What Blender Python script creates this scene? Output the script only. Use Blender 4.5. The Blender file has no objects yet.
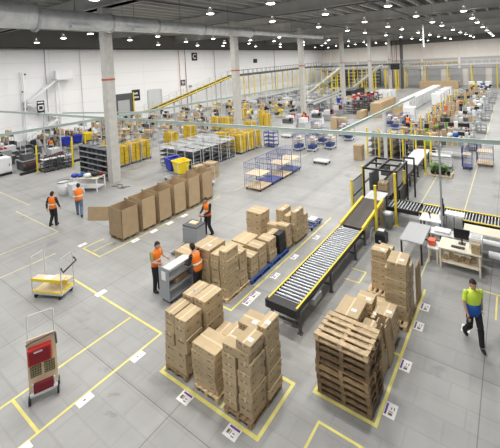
import bpy, bmesh, math, random
from math import sin, cos, pi, radians as R
from mathutils import Vector as V, Matrix
rnd = random.Random(7)
C = bpy.context.scene.collection
SC = bpy.context.scene

# ------------------------------------------------------------------ materials
def mat(name, col, rough=.6, metal=0, var=0, noise=0, nscale=8, emit=None, bump=0, spec=.4, alpha=1):
    m = bpy.data.materials.new(name); m.use_nodes = True
    nt = m.node_tree; b = nt.nodes['Principled BSDF']
    b.inputs['Base Color'].default_value = (*col, 1)
    b.inputs['Roughness'].default_value = rough
    b.inputs['Metallic'].default_value = metal
    b.inputs['Specular IOR Level'].default_value = spec
    b.inputs['Alpha'].default_value = alpha
    if emit:
        b.inputs['Emission Color'].default_value = (*col, 1); b.inputs['Emission Strength'].default_value = emit
    src = None
    if noise:
        tc = nt.nodes.new('ShaderNodeTexCoord'); n = nt.nodes.new('ShaderNodeTexNoise')
        n.inputs['Scale'].default_value = nscale; n.inputs['Detail'].default_value = 5
        nt.links.new(tc.outputs['Object'], n.inputs['Vector'])
        r = nt.nodes.new('ShaderNodeMapRange'); r.inputs['From Min'].default_value = .3; r.inputs['From Max'].default_value = .7
        r.inputs['To Min'].default_value = 1 - noise; r.inputs['To Max'].default_value = 1 + noise
        nt.links.new(n.outputs['Fac'], r.inputs['Value']); src = r.outputs[0]
        if bump:
            bp = nt.nodes.new('ShaderNodeBump'); bp.inputs['Strength'].default_value = bump
            nt.links.new(n.outputs['Fac'], bp.inputs['Height']); nt.links.new(bp.outputs[0], b.inputs['Normal'])
    if var:
        oi = nt.nodes.new('ShaderNodeObjectInfo'); r2 = nt.nodes.new('ShaderNodeMapRange')
        r2.inputs['To Min'].default_value = 1 - var; r2.inputs['To Max'].default_value = 1 + var
        nt.links.new(oi.outputs['Random'], r2.inputs['Value'])
        if src:
            mu = nt.nodes.new('ShaderNodeMath'); mu.operation = 'MULTIPLY'
            nt.links.new(src, mu.inputs[0]); nt.links.new(r2.outputs[0], mu.inputs[1]); src = mu.outputs[0]
        else: src = r2.outputs[0]
    if src:
        hs = nt.nodes.new('ShaderNodeHueSaturation'); hs.inputs['Color'].default_value = (*col, 1)
        nt.links.new(src, hs.inputs['Value']); nt.links.new(hs.outputs[0], b.inputs['Base Color'])
    return m

M = dict(
    card=mat('cardboard', (.50, .385, .235), .8, var=.10, noise=.07, nscale=5),
    card2=mat('cardboard_plain', (.44, .325, .195), .8, var=.10, noise=.06, nscale=3),
    print=mat('carton_print', (.20, .13, .07), .8),
    tape=mat('packing_tape', (.68, .54, .36), .35),
    wood=mat('pallet_wood', (.66, .50, .31), .8, var=.2, noise=.25, nscale=7),
    wood_old=mat('pallet_wood_weathered', (.36, .25, .14), .85, var=.2, noise=.25, nscale=7),
    wood_dark=mat('pallet_wood_dark', (.22, .15, .085), .85, var=.2, noise=.3, nscale=7),
    table=mat('table_grey', (.40, .41, .42), .45),
    tub=mat('dull_blue_plastic', (.04, .07, .22), .5, var=.1),
    golden=mat('golden_plastic', (.74, .53, .05), .5, var=.12),
    ply=mat('plywood', (.74, .60, .41), .6, noise=.08, nscale=5),
    bluepal=mat('blue_pallet_paint', (.04, .09, .28), .6),
    yellow=mat('yellow_paint', (.85, .66, .04), .45),
    ytote=mat('yellow_plastic', (.92, .70, .03), .4, var=.08),
    black=mat('black_metal', (.02, .02, .023), .45),
    rubber=mat('black_rubber', (.025, .025, .025), .8),
    blue=mat('blue_plastic', (.02, .04, .42), .4, var=.1),
    bluem=mat('blue_metal', (.07, .10, .30), .45),
    steel=mat('galvanised_steel', (.55, .57, .58), .38, metal=.75, noise=.08, nscale=6),
    duct=mat('duct_steel', (.74, .76, .77), .36, metal=.3, noise=.12, nscale=2.5),
    roller=mat('roller_steel', (.55, .57, .60), .3, metal=.4),
    grey=mat('grey_metal', (.33, .35, .37), .5, var=.12),
    lgrey=mat('light_grey_metal', (.60, .62, .63), .5, var=.08),
    dgrey=mat('dark_grey_metal', (.10, .105, .115), .5, var=.15),
    belt=mat('conveyor_belt', (.075, .065, .06), .6),
    white=mat('white_enamel', (.82, .83, .84), .45, var=.05),
    paper=mat('white_paper', (.88, .88, .88), .7),
    purple=mat('purple_ink', (.16, .07, .34), .7),
    concrete=mat('column_concrete', (.56, .55, .52), .75, noise=.08, nscale=3),
    beam=mat('beam_concrete', (.46, .46, .44), .8, noise=.08, nscale=1),
    deck=mat('roof_deck', (.10, .095, .085), .8),
    purlin=mat('roof_purlin', (.50, .50, .48), .7),
    clad=mat('dark_cladding', (.20, .20, .19), .7),
    wallend=mat('end_wall_panel', (.84, .80, .75), .75, noise=.03, nscale=1),
    shutter=mat('dock_shutter', (.46, .465, .47), .6),
    red=mat('red_plastic', (.50, .03, .03), .5),
    redband=mat('red_band', (.50, .12, .06), .6),
    teal=mat('overhead_rail_paint', (.50, .60, .56), .4, metal=.3),
    orange=mat('hi_vis_orange', (.95, .22, .02), .65),
    lime=mat('hi_vis_yellow', (.66, .88, .08), .6),
    refl=mat('reflective_tape', (.75, .72, .62), .4),
    bcloth=mat('black_cloth', (.02, .02, .024), .85),
    navy=mat('royal_blue_cloth', (.02, .11, .42), .8),
    jeans=mat('blue_jeans', (.13, .18, .27), .85),
    olive=mat('olive_shirt', (.30, .36, .16), .85),
    maroon=mat('dark_red_cloth', (.2, .02, .03), .8),
    hair=mat('dark_hair', (.025, .016, .012), .7),
    skin=mat('skin', (.52, .30, .21), .55),
    eye=mat('eye', (.05, .04, .04), .3),
    lip=mat('lip', (.40, .15, .12), .5),
    bag=mat('clear_bag', (.75, .78, .80), .25, var=.1),
    leaf=mat('leaf', (.05, .20, .03), .6, var=.2),
    leaf2=mat('leaf_yellow_green', (.20, .36, .06), .6),
    lamp=mat('lamp_glow', (1, .97, .90), .5, emit=14),
    screen=mat('dark_screen', (.01, .011, .014), .2),
    beige=mat('beige_panel', (.78, .72, .58), .5),
    olabel=mat('orange_plastic', (.75, .13, .04), .5),
    line=mat('floor_line_paint', (.80, .72, .22), .6, noise=.12, nscale=3),
    stain=mat('floor_scuff', (.30, .30, .295), .6, noise=.15, nscale=4),
    pocket=mat('mesh_pocket', (.42, .36, .17), .7),
    linefaint=mat('floor_line_worn', (.66, .62, .35), .6, noise=.12, nscale=3),
)

def wall_material():
    m = bpy.data.materials.new('white_wall_panels'); m.use_nodes = True; nt = m.node_tree; b = nt.nodes['Principled BSDF']
    tc = nt.nodes.new('ShaderNodeTexCoord'); sp = nt.nodes.new('ShaderNodeSeparateXYZ'); cb = nt.nodes.new('ShaderNodeCombineXYZ')
    nt.links.new(tc.outputs['Object'], sp.inputs[0]); nt.links.new(sp.outputs['Y'], cb.inputs['X']); nt.links.new(sp.outputs['Z'], cb.inputs['Y'])
    br = nt.nodes.new('ShaderNodeTexBrick'); br.offset = 0
    br.inputs['Scale'].default_value = 1; br.inputs['Brick Width'].default_value = 6.8; br.inputs['Row Height'].default_value = 1.9
    br.inputs['Mortar Size'].default_value = .02
    br.inputs['Color1'].default_value = (.93, .93, .94, 1); br.inputs['Color2'].default_value = (.91, .91, .92, 1); br.inputs['Mortar'].default_value = (.74, .74, .75, 1)
    nt.links.new(cb.outputs[0], br.inputs['Vector']); nt.links.new(br.outputs['Color'], b.inputs['Base Color'])
    b.inputs['Roughness'].default_value = .6
    return m
M['wall'] = wall_material()

def floor_material():
    m = bpy.data.materials.new('concrete_floor'); m.use_nodes = True; nt = m.node_tree; b = nt.nodes['Principled BSDF']; L = nt.links.new
    N = nt.nodes.new
    tc = N('ShaderNodeTexCoord')
    def noise(sc, det, x=1, y=1):
        mp = N('ShaderNodeMapping'); mp.inputs['Scale'].default_value = (x, y, 1); L(tc.outputs['Object'], mp.inputs[0])
        n = N('ShaderNodeTexNoise'); n.inputs['Scale'].default_value = sc; n.inputs['Detail'].default_value = det; L(mp.outputs[0], n.inputs['Vector']); return n.outputs['Fac']
    def rng(v, a, c, fa=.3, fb=.7):
        r = N('ShaderNodeMapRange'); r.inputs['From Min'].default_value = fa; r.inputs['From Max'].default_value = fb
        r.inputs['To Min'].default_value = a; r.inputs['To Max'].default_value = c; L(v, r.inputs['Value']); return r.outputs[0]
    def mul(a, c):
        x = N('ShaderNodeMath'); x.operation = 'MULTIPLY'; L(a, x.inputs[0]); L(c, x.inputs[1]); return x.outputs[0]
    def brick(w, h, mort, smooth, off, dark, loc=(0, 0, 0)):
        mp = N('ShaderNodeMapping'); mp.inputs['Location'].default_value = loc; L(tc.outputs['Object'], mp.inputs[0])
        br = N('ShaderNodeTexBrick'); br.offset = off; br.inputs['Scale'].default_value = 1
        br.inputs['Brick Width'].default_value = w; br.inputs['Row Height'].default_value = h
        br.inputs['Mortar Size'].default_value = mort; br.inputs['Mortar Smooth'].default_value = smooth
        br.inputs['Color1'].default_value = (1, 1, 1, 1); br.inputs['Color2'].default_value = (.955, .955, .955, 1); br.inputs['Mortar'].default_value = (dark,) * 3 + (1,)
        L(mp.outputs[0], br.inputs['Vector']); s = N('ShaderNodeSeparateColor'); L(br.outputs['Color'], s.inputs[0]); return s.outputs[0]
    v = rng(noise(.22, 3), .93, 1.07)
    v = mul(v, rng(noise(1.4, 6), .93, 1.06))
    v = mul(v, rng(noise(.9, 3, 1, .12), .95, 1.04))
    v = mul(v, rng(noise(.9, 3, .12, 1), .95, 1.04))
    v = mul(v, brick(1.05, .52, .035, .8, .37, .90))
    v = mul(v, brick(2.6, 1.7, .05, .9, .21, .93, (.4, .3, 0)))
    v = mul(v, brick(6.0, 4.55, .012, .1, 0, .55, (.8, -.2, 0)))
    # tyre scuffs: small dark blotches
    v = mul(v, rng(noise(.8, 8), .80, 1.0, .30, .36))
    hs = N('ShaderNodeHueSaturation'); hs.inputs['Color'].default_value = (.375, .375, .368, 1); L(v, hs.inputs['Value'])
    L(hs.outputs[0], b.inputs['Base Color'])
    b.inputs['Specular IOR Level'].default_value = .35
    L(rng(noise(.7, 4), .38, .55), b.inputs['Roughness'])
    return m
M['floor'] = floor_material()

# ------------------------------------------------------------------ mesh helpers
class MB:
    def __init__(s): s.v = []; s.f = []; s.m = []; s.sm = []
    def add(s, vs, fs, mi=0, smooth=False):
        o = len(s.v); s.v += [tuple(x) for x in vs]
        for f in fs: s.f.append([i + o for i in f]); s.m.append(mi); s.sm.append(smooth)
    def box(s, c, d, rz=0, mi=0, rx=0, ry=0, taper=1):
        hx, hy, hz = d[0] / 2, d[1] / 2, d[2] / 2
        vs = [V((sx * hx * (taper if sz < 0 else 1), sy * hy * (taper if sz < 0 else 1), sz * hz)) for sz in (-1, 1) for sx, sy in ((-1, -1), (1, -1), (1, 1), (-1, 1))]
        if rz or rx or ry:
            mt = Matrix.Rotation(rz, 3, 'Z') @ Matrix.Rotation(ry, 3, 'Y') @ Matrix.Rotation(rx, 3, 'X')
            vs = [mt @ v for v in vs]
        s.add([v + V(c) for v in vs], [(0, 3, 2, 1), (4, 5, 6, 7), (0, 1, 5, 4), (1, 2, 6, 5), (2, 3, 7, 6), (3, 0, 4, 7)], mi)
        return s
    def b2(s, x0, x1, y0, y1, z0, z1, mi=0):
        return s.box(((x0 + x1) / 2, (y0 + y1) / 2, (z0 + z1) / 2), (x1 - x0, y1 - y0, z1 - z0), mi=mi)
    def tube(s, pts, r, n=8, mi=0, cap=True):
        pts = [V(p) for p in pts]; rs = r if isinstance(r, (list, tuple)) else [r] * len(pts)
        o = len(s.v); rings = []
        for i, p in enumerate(pts):
            d = (pts[min(i + 1, len(pts) - 1)] - pts[max(i - 1, 0)]).normalized()
            a = d.cross(V((0, 0, 1))) if abs(d.z) < .95 else d.cross(V((1, 0, 0)))
            a.normalize(); b = d.cross(a)
            rings.append([p + (a * cos(2 * pi * k / n) + b * sin(2 * pi * k / n)) * rs[i] for k in range(n)])
        vs = [v for rg in rings for v in rg]; fs = []
        for i in range(len(pts) - 1):
            for k in range(n):
                fs.append((i * n + k, i * n + (k + 1) % n, (i + 1) * n + (k + 1) % n, (i + 1) * n + k))
        s.add(vs, fs, mi, True)
        if cap: s.add(rings[0], [tuple(range(n))[::-1]], mi); s.add(rings[-1], [tuple(range(n))], mi)
        return s
    def bar(s, p, q, w, h=None, mi=0):
        p, q = V(p), V(q); d = q - p; L = d.length; h = h or w
        rz = math.atan2(d.y, d.x); ry = -math.asin(max(-1, min(1, d.z / L)))
        if abs(d.z) > .9999 * L: return s.box((p + q) / 2, (w, h, L), mi=mi)
        return s.box((p + q) / 2, (L, w, h), rz=rz, ry=ry, mi=mi)
    def ell(s, c, r, n=12, m=8, mi=0, f=None):
        vs = []
        for i in range(m + 1):
            t = pi * i / m
            for k in range(n):
                a = 2 * pi * k / n; p = V((sin(t) * cos(a), sin(t) * sin(a), cos(t)))
                q = V((p.x * r[0], p.y * r[1], p.z * r[2]))
                if f: q = f(p, q)
                vs.append(q + V(c))
        fs = [(i * n + k, (i + 1) * n + k, (i + 1) * n + (k + 1) % n, i * n + (k + 1) % n) for i in range(m) for k in range(n)]
        s.add(vs, fs, mi, True); return s
    def lathe(s, prof, c=(0, 0, 0), n=16, mi=0):
        vs = [(c[0] + r * cos(2 * pi * k / n), c[1] + r * sin(2 * pi * k / n), c[2] + z) for r, z in prof for k in range(n)]
        fs = [(i * n + k, i * n + (k + 1) % n, (i + 1) * n + (k + 1) % n, (i + 1) * n + k) for i in range(len(prof) - 1) for k in range(n)]
        s.add(vs, fs, mi, True); return s
    def mesh(s, name, mats):
        me = bpy.data.meshes.new(name); me.from_pydata(s.v, [], s.f)
        for m in (mats if isinstance(mats, (list, tuple)) else [mats]): me.materials.append(M[m] if isinstance(m, str) else m)
        me.polygons.foreach_set('material_index', s.m); me.polygons.foreach_set('use_smooth', s.sm); me.update()
        return me
    def build(s, name, mats, parent=None, loc=None, rz=0):
        o = bpy.data.objects.new(name, s.mesh(name, mats)); C.objects.link(o)
        if parent: o.parent = parent
        if loc is not None: o.location = loc
        if rz: o.rotation_euler.z = rz
        return o

def tag(o, label=None, cat=None, group=None, kind=None):
    if label: o['label'] = label
    if cat: o['category'] = cat
    if group: o['group'] = group
    if kind: o['kind'] = kind
    return o
def thing(name, label, cat, loc=(0, 0, 0), rz=0, group=None):
    o = bpy.data.objects.new(name, None); C.objects.link(o); o.empty_display_size = .1
    o.location = loc; o.rotation_euler = (0, 0, rz); return tag(o, label, cat, group)
KIDS = {}
def dup(o, parent=None):
    c = o.copy(); C.objects.link(c); c.parent = parent
    for ch in KIDS.setdefault(o.name, list(o.children)): dup(ch, c)
    return c
CACHE = {}
def inst(key, maker, label, cat, loc, rz=0, group=None):
    if key not in CACHE: o = CACHE[key] = maker()
    else: o = dup(CACHE[key])
    o.location = loc; o.rotation_euler = (0, 0, rz); o.scale = (1, 1, 1)
    if 'group' in o: del o['group']
    return tag(o, label, cat, group)
def struct(name, mb, m, loc=None): return tag(mb.build(name, m, loc=loc), kind='structure')
def root(name): return thing(name, None, None)
ORD = 'first second third fourth fifth sixth seventh eighth ninth tenth eleventh twelfth thirteenth fourteenth fifteenth sixteenth seventeenth eighteenth nineteenth twentieth'.split()

# ------------------------------------------------------------------ camera
CAM_H = 8.0
f_px, cx, cy, pit, rol, yaw = 343.6476, 284.9597, 71.3998, 0.0268401, 0.0502840, -0.5834597
cyw, syw = cos(yaw), sin(yaw)
fw = V((syw * cos(pit), cyw * cos(pit), -sin(pit))); rt = V((cyw, -syw, 0)); dn = fw.cross(rt)
rt2 = cos(rol) * rt + sin(rol) * dn; dn2 = -sin(rol) * rt + cos(rol) * dn
cd = bpy.data.cameras.new('camera'); cam = bpy.data.objects.new('camera', cd); C.objects.link(cam)
mt = Matrix.Identity(4)
for i, ax in enumerate((rt2, -dn2, -fw)):
    for j in range(3): mt[j][i] = ax[j]
mt.translation = V((0, 0, CAM_H)); cam.matrix_world = mt
cd.sensor_width = 36; cd.lens = f_px / 500 * 36; cd.shift_x = -(cx - 250) / 500; cd.shift_y = (cy - 224) / 500
cd.clip_end = 600; cd.clip_start = .05; SC.camera = cam

# ------------------------------------------------------------------ setting
XW, YE = -50.0, 97.0
struct('floor', MB().b2(XW, 16, -8, YE, -.3, 0), 'floor')
struct('wall_left', MB().b2(XW - .3, XW, -8, YE, 0, 11.4), 'wall')
struct('trim_1', MB().b2(XW - .3, XW + .02, -8, YE, 11.4, 14.3), 'clad')
e = MB(); e.b2(XW, 16, YE, YE + .3, 0, 11.15); e2 = []
for x in range(-47, 14, 9): e.b2(x - .25, x + .25, YE - .25, YE, 0, 11.15)
struct('wall_back', e, 'wallend')
struct('trim_2', MB().b2(XW, 16, YE - .02, YE + .3, 11.15, 14.3), 'clad')
struct('ceiling', MB().b2(XW - .3, 16, -8, YE + .3, 14.0, 14.3), 'deck')
COLY = [13.6 + 13.65 * k for k in range(7)]
for y in [-.6] + COLY:
    b = MB(); b.b2(XW, 16, y - .3, y + .3, 12.5, 13.55); b.b2(XW, 16, y - .45, y + .45, 12.5, 12.62); struct('ceiling_beam', b, 'beam')
for k in range(44):
    x = XW + 1.0 + k * 1.5
    struct('ceiling_purlin', MB().b2(x - .11, x + .11, -8, YE, 13.56, 13.95), 'purlin')
for i, y in enumerate(COLY[:6]):
    c = MB(); c.b2(-24.5, -23.9, y - .3, y + .3, 0, 12.49)
    c.b2(-24.52, -23.88, y - .32, y + .32, 7.32, 7.46, mi=1)
    struct('column', c, ['concrete', 'redband'])
# thin brown service risers near the end wall
for n, (x, y) in enumerate([(-27.5, 95.6), (-26.3, 95.6), (-24.6, 95.6)]):
    tag(MB().tube([(x, y, 0), (x, y, 12.4)], .09, mi=0).build('service_pipe', 'maroon'), ['thin dark red riser pipe, furthest into the corner by the end wall', 'thin dark red riser pipe between its two neighbours at the end wall', 'thin dark red riser pipe closest to the dock doors'][n], 'pipe')
for (x, y) in [(-22.6, 86.5)]:
    struct('column', MB().b2(x - .25, x + .25, y - .3, y + .3, 0, 12.4), 'dgrey')

# end wall: dock shutters, dark recess
n = 0
for k in range(9):
    x = -44 + k * 5.0
    s = MB(); s.b2(x, x + 3.6, YE - .35, YE - .26, 0.1, 4.2)
    for j in range(10): s.b2(x, x + 3.6, YE - .38, YE - .35, .3 + j * .4, .33 + j * .4)
    d = struct(f'door_{k + 3}', s, 'shutter'); d['label'] = 'grey sectional dock door'
struct('trim_3', MB().b2(XW, 16, YE - .24, YE - .02, 4.3, 7.0), 'shutter')

# ventilation duct: stepped round duct with flanges
def duct():
    t = thing('ventilation_duct', 'long galvanised round ventilation duct hung under the roof beside the columns', 'duct')
    segs = [(-8, 8.6, .76), (8.6, 13.0, .60), (13.0, 16.6, .54), (16.6, 21.3, .46), (21.3, 28, .44), (28, 44, .30)]
    for i, (a, b, r) in enumerate(segs):
        zc = 11.32 - (.1 if 0 < i < 5 else 0)
        m = MB(); nseg = max(2, int((b - a) / .8))
        m.tube([(-22.5, a + (b - a) * k / nseg, zc) for k in range(nseg + 1)], [r] * (nseg + 1), 20)
        for k in range(nseg + 1):
            y = a + (b - a) * k / nseg
            m.tube([(-22.5, y - .02, zc), (-22.5, y + .02, zc)], r + .012, 20)
        m.build('duct_section', 'duct', t)
        if i:
            MB().tube([(-22.5, a - .06, zc), (-22.5, a + .06, zc)], max(r, segs[i - 1][2]) + .05, 20).build('flange', 'steel', t)
        h = MB(); h.tube([(-22.5, (a + b) / 2, zc + r - .02), (-22.5, (a + b) / 2, 13.9)], .02, 6); h.build('hanger_rod', 'dgrey', t)
        g = MB(); g.b2(-22.0 + r * .2, -21.6 + r * .25, (a + b) / 2 - .7, (a + b) / 2 + .7, zc - r * .93, zc - r * .70); g.build('air_grille', 'lgrey', t)
duct()
# pipes under the roof along the left wall and the sprinkler mains
for i, (x, z, r, lab) in enumerate([(-48.6, 11.2, .13, 'dark pipe running high along the white side wall'), (-30.0, 12.3, .07, 'thin sprinkler pipe under the roof over the tote carts'),
                                    (-19.0, 12.3, .07, 'thin sprinkler pipe under the roof just inside the big duct'), (-9.0, 12.3, .07, 'thin sprinkler pipe under the roof over the roller conveyor')]):
    tag(MB().tube([(x, -8, z), (x, YE - .5, z)], r, 8).build('ceiling_pipe', 'dgrey'), lab, 'pipe')

# high-bay lamps
def lamp_maker():
    t = root('ceiling_lamp')
    MB().lathe([(.05, .42), (.12, .36), (.13, .24), (.15, .2), (.30, .02), (.30, 0), (.28, 0), (.14, .18)], n=16).build('lamp_shade', 'white', t)
    MB().ell((0, 0, .02), (.25, .25, .08), 14, 8).build('bulb', 'lamp', t)
    MB().tube([(0, 0, .4), (0, 0, 2.4)], .012, 5).build('cord', 'dgrey', t)
    return t
LX = [-3.2, -7.0, -11.8, -16.8, -27.0, -32.2, -37.4, -43.5]
LY = [9, 16.7, 23.9, 32.3, 39.9, 46, 55.5, 64.5, 73, 81, 89]
spots = [(x, y) for x in LX for y in LY] + [(1.5, y) for y in LY if y > 30] + [(x, 1.5) for x in (-3.2, -7.0, -11.8, -16.8, -27)]  # last group: out-of-view front lamps, added to brighten the near floor
ld = bpy.data.lights.new('high_bay', 'AREA'); ld.shape = 'DISK'; ld.size = .6; ld.energy = 265; ld.color = (1, .975, .94)
lu = bpy.data.lights.new('high_bay_uplight', 'POINT'); lu.shadow_soft_size = .1; lu.energy = 9; lu.color = (1, .975, .94)
for i, (x, y) in enumerate(spots):
    xn = LX.index(x) if x in LX else 8
    row = ['over the right-hand aisle', 'above the packing benches', 'over the carton row', 'over the open floor', 'just beyond the columns', 'above the tote carts', 'second row from the side wall', 'nearest the side wall', 'over the conveyor end'][xn]
    inst('lamp', lamp_maker, f'round high-bay lamp {row}, {ORD[LY.index(y)] if y in LY else "added unseen at the front"} along its row', 'lamp', (x, y, 11.5), 0, 'high-bay lamps under the roof')
    up = bpy.data.objects.new('lamp_uplight', lu); C.objects.link(up); up.location = (x, y, 12.05)
    if y < 93:
        lo = bpy.data.objects.new('lamp_light', ld); C.objects.link(lo); lo.location = (x, y, 11.36)

# overhead rails (aluminium track network) on posts
def rail(name, p, q, label, w=.10, h=.16):
    m = MB(); m.bar(p, q, w, .03); a = V(p); b = V(q)
    m.bar(a + V((0, 0, h)), b + V((0, 0, h)), w, .03)
    L = (b - a).length; k = int(L / .5)
    for i in range(k): c = a.lerp(b, (i + .5) / k); m.box(c + V((0, 0, h / 2)), (.03, .03, h), mi=0)
    m.bar(a + V((0, 0, h / 2)), b + V((0, 0, h / 2)), .015, h)
    return tag(m.build(name, 'teal'), label, 'overhead rail')
rail('overhead_rail', (-47, 14.0, 4.1), (4, 17.1, 4.1), 'long pale green overhead rail crossing the whole hall above the carts')
rail('overhead_rail', (-28.2, 3, 4.05), (-27.8, 60, 4.05), 'pale overhead rail running back past the black shelf unit')
rail('overhead_rail', (-7.75, 16.6, 4.05), (-7.75, 34, 4.05), 'pale green overhead rail running back over the roll cages')
rail('overhead_rail', (-44, 19, 3.3), (-28, 19.5, 3.95), 'pale overhead rail in front of the side wall staircase', .08, .12)
for k, (x, y, z, lab) in enumerate([(-2.62, 15.35, 4.3, 'thin grey steel post rising beside the computer desk'), (-8.0, 25.2, 4.05, 'thin grey steel post carrying the rail over the roll cages'),
                       (-41.1, 14.3, 4.1, 'thin rail post at the far left of the machine line'), (-34.5, 14.6, 4.1, 'thin rail post between the blue and the yellow tub'),
                       (-27.9, 14.8, 4.1, 'thin rail post where two rails meet by the black shelves'), (-19.7, 15.4, 2.0, 'thin short post between the bins'),
                       (-37.5, 14.5, 4.1, 'thin rail post nearest the side wall')]):
    if k == 5: continue
    t = thing('rail_post', lab, 'post', (x, y, 0))
    MB().bar((0, 0, .02), (0, 0, z), .07 if k != 1 else .22).build('post', 'lgrey' if k else 'grey', t); MB().box((0, 0, .01), (.24, .24, .02)).build('base_plate', 'grey', t)

# left wall: stair, signs, doorway, pipes
t = thing('wall_staircase', 'white steel access stair zigzagging up the white side wall', 'staircase', (XW + .1, 19.3, 0))
m = MB()
for y in (-2.2, 1.6): m.bar((1.0, y, 0), (1.0, y, 8.4), .14); m.bar((.1, y, 0), (.1, y, 8.4), .14)
m.build('stair_frame', 'white', t)
for (y0, z0, y1, z1) in [(-2.0, 4.6, 1.4, 2.3), (-2.0, 4.6, 1.4, 7.2), (1.4, 2.3, -2, 0.1)]:
    m = MB(); m.bar((1.0, y0, z0), (1.0, y1, z1), .1, .28); m.bar((.2, y0, z0), (.2, y1, z1), .1, .28)
    for k in range(11): c = k / 10; m.box((.6, y0 + (y1 - y0) * c, z0 + (z1 - z0) * c), (.8, .28, .04))
    m.build('stair_flight', 'white', t)
MB().b2(0, 1.4, 1.2, 3.2, 7.1, 7.25).b2(0, 1.4, 1.3, 3.2, 7.25, 7.3).build('landing', 'lgrey', t)
MB().b2(1.3, 1.36, 1.2, 3.2, 7.3, 8.4).build('handrail', 'white', t)
for k, (y, z) in enumerate([(19.0, 8.1), (18.8, 6.0), (18.9, 3.9)]):
    t = thing('wall_lamp', ['small wall lamp on a bracket, topmost by the staircase', 'small wall lamp on a bracket, middle one by the staircase', 'small wall lamp on a bracket, lowest by the staircase'][k], 'wall lamp', (XW, y - 1.6, z))
    MB().bar((0, 0, 0), (.5, 0, .05), .05).build('bracket', 'grey', t); MB().ell((.6, 0, 0), (.16, .2, .12), 10, 6).build('lamp_head', 'dgrey', t)
struct('door_1', MB().b2(XW, XW + .06, 28.6, 31.8, 0, 4.4).b2(XW + .06, XW + .1, 29.3, 31.2, .1, 3.4, mi=1), ['dgrey', 'shutter'])
struct('door_2', MB().b2(XW, XW + .06, 34.6, 37.0, 0, 4.6), 'lgrey')
for y in (28.5, 31.9, 34.5, 37.1): struct('trim_4', MB().b2(XW, XW + .14, y - .08, y + .08, 0, 4.5), 'yellow' if y < 32 else 'lgrey')
def sign(y, z, w, h, label, text=None, lines=(), off=0):
    t = thing('wall_sign', label, 'sign', (XW + .02 + off, y, z))
    if off: MB().bar((-off, 0, 0), (0, 0, 0), .05).build('bracket', 'grey', t)
    MB().b2(0, .05, -w / 2, w / 2, -h / 2, h / 2).build('sign_board', 'black', t)
    if text:
        cu = bpy.data.curves.new('txt', 'FONT'); cu.body = text; cu.size = h * .82; cu.align_x = 'CENTER'; cu.align_y = 'CENTER'; cu.extrude = .01; cu.offset = .012
        tmp = bpy.data.objects.new('tmp', cu); C.objects.link(tmp)
        dg = bpy.context.evaluated_depsgraph_get(); me = bpy.data.meshes.new_from_object(tmp.evaluated_get(dg))
        bpy.data.objects.remove(tmp); me.materials.clear(); me.materials.append(M['white'])
        o = bpy.data.objects.new('lettering', me); C.objects.link(o); o.parent = t; o.location = (.06, 0, 0); o.rotation_euler = (R(90), 0, R(90))
    if lines:
        g = MB()
        for (a, b, c, d) in lines: g.b2(.05, .06, a * w, b * w, c * h, d * h)
        g.build('lettering', 'white', t)
sign(44.9, 9.9, 1.35, 1.5, 'black square sign with a big white C high on the wall', 'C')
words = [(-.40, -.25, .08, .26), (-.22, -.12, .08, .22), (-.09, .04, .08, .22), (.07, .2, .08, .26), (-.40, -.26, -.26, -.1), (-.23, -.14, -.26, -.12), (-.11, .0, -.26, -.1), (.03, .12, -.26, -.12), (.15, .3, -.26, -.12)]
sign(32.4, 3.95, 1.35, 1.75, 'black sign with two lines of white writing beside the doorway', lines=words)
sign(41.9, 5.2, .95, 1.0, 'small black square sign on the wall between door and column', lines=[(-.3, .3, -.3, -.18), (-.3, -.1, -.05, .3), (.05, .3, -.05, .2)])
sign(63.3, 8.65, 1.4, .95, 'far black sign on the wall behind the mezzanine conveyor')
o = sign(18.55, 3.9, .8, 1.75, 'black upright sign with white blocks below the staircase', lines=[(-.38, .38, .33, .42), (-.38, -.24, -.2, .2), (.24, .38, -.2, .2), (-.38, .38, .12, .2), (-.38, .38, -.2, -.12), (-.38, .38, -.43, -.34)], off=1.5)
for i, y in enumerate([19.9, 24.2, 41.2, 42.6, 50, 71]):
    tag(MB().tube([(XW + .12, y, 0), (XW + .12, y, 11.3)], .045, 6).build('wall_conduit', ['grey', 'lgrey', 'redband', 'maroon', 'grey', 'dgrey'][i]),
        ['grey conduit running up beside the staircase', 'pale conduit on the wall right of the staircase', 'red conduit just before the C sign', 'brownish conduit directly below the C sign', 'grey conduit on the wall past the C sign', 'dark conduit on the far wall past the second column'][i], 'conduit')
tag(MB().b2(XW + .02, XW + .3, 43.2, 43.7, 4.3, 4.6).build('fire_call_box', 'dgrey'), 'small dark box on the wall under the C sign', 'wall box')

# ------------------------------------------------------------------ floor markings and floor labels
def line(n, pts, w=.09, m='line'):
    w = w * .72 if n not in (2, 3) else w * .85
    mb = MB()
    for (x0, y0), (x1, y1) in zip(pts[:-1], pts[1:]):
        if abs(x1 - x0) > abs(y1 - y0): mb.b2(min(x0, x1) - w / 2, max(x0, x1) + w / 2, y0 - w / 2, y0 + w / 2, .0, .003)
        else: mb.b2(x0 - w / 2, x0 + w / 2, min(y0, y1) + w / 2, max(y0, y1) - w / 2, .0, .0032)
    struct('floor_line', mb, m)
line(0, [(-9.06, -2), (-9.06, 6.22), (-14.4, 6.22)])
line(1, [(-10.52, -2), (-10.52, 6.17)]); line(1, [(-10.47, 2.98), (-9.11, 2.98)])
line(2, [(-7.96, 6.9), (-7.96, 5.4), (-4.74, 5.4), (-4.74, 6.86), (-7.9, 6.86)], .10); line(2, [(-5.9, 5.45), (-5.9, 6.8)], .08)
line(3, [(-4.2, 9.8), (-4.2, 6.94), (-2.68, 6.94), (-2.68, 12.1)], .09); line(3, [(-2.72, 9.0), (-3.4, 9.0)])
line(4, [(-3.0, 2.0), (-3.0, 3.1)]); line(4, [(-3.78, 3.0), (-3.78, 6.38), (-1.2, 6.38)], .08)
line(5, [(-10.2, 8.0), (-7.86, 8.0), (-7.86, 15.5)], .09)
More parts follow.
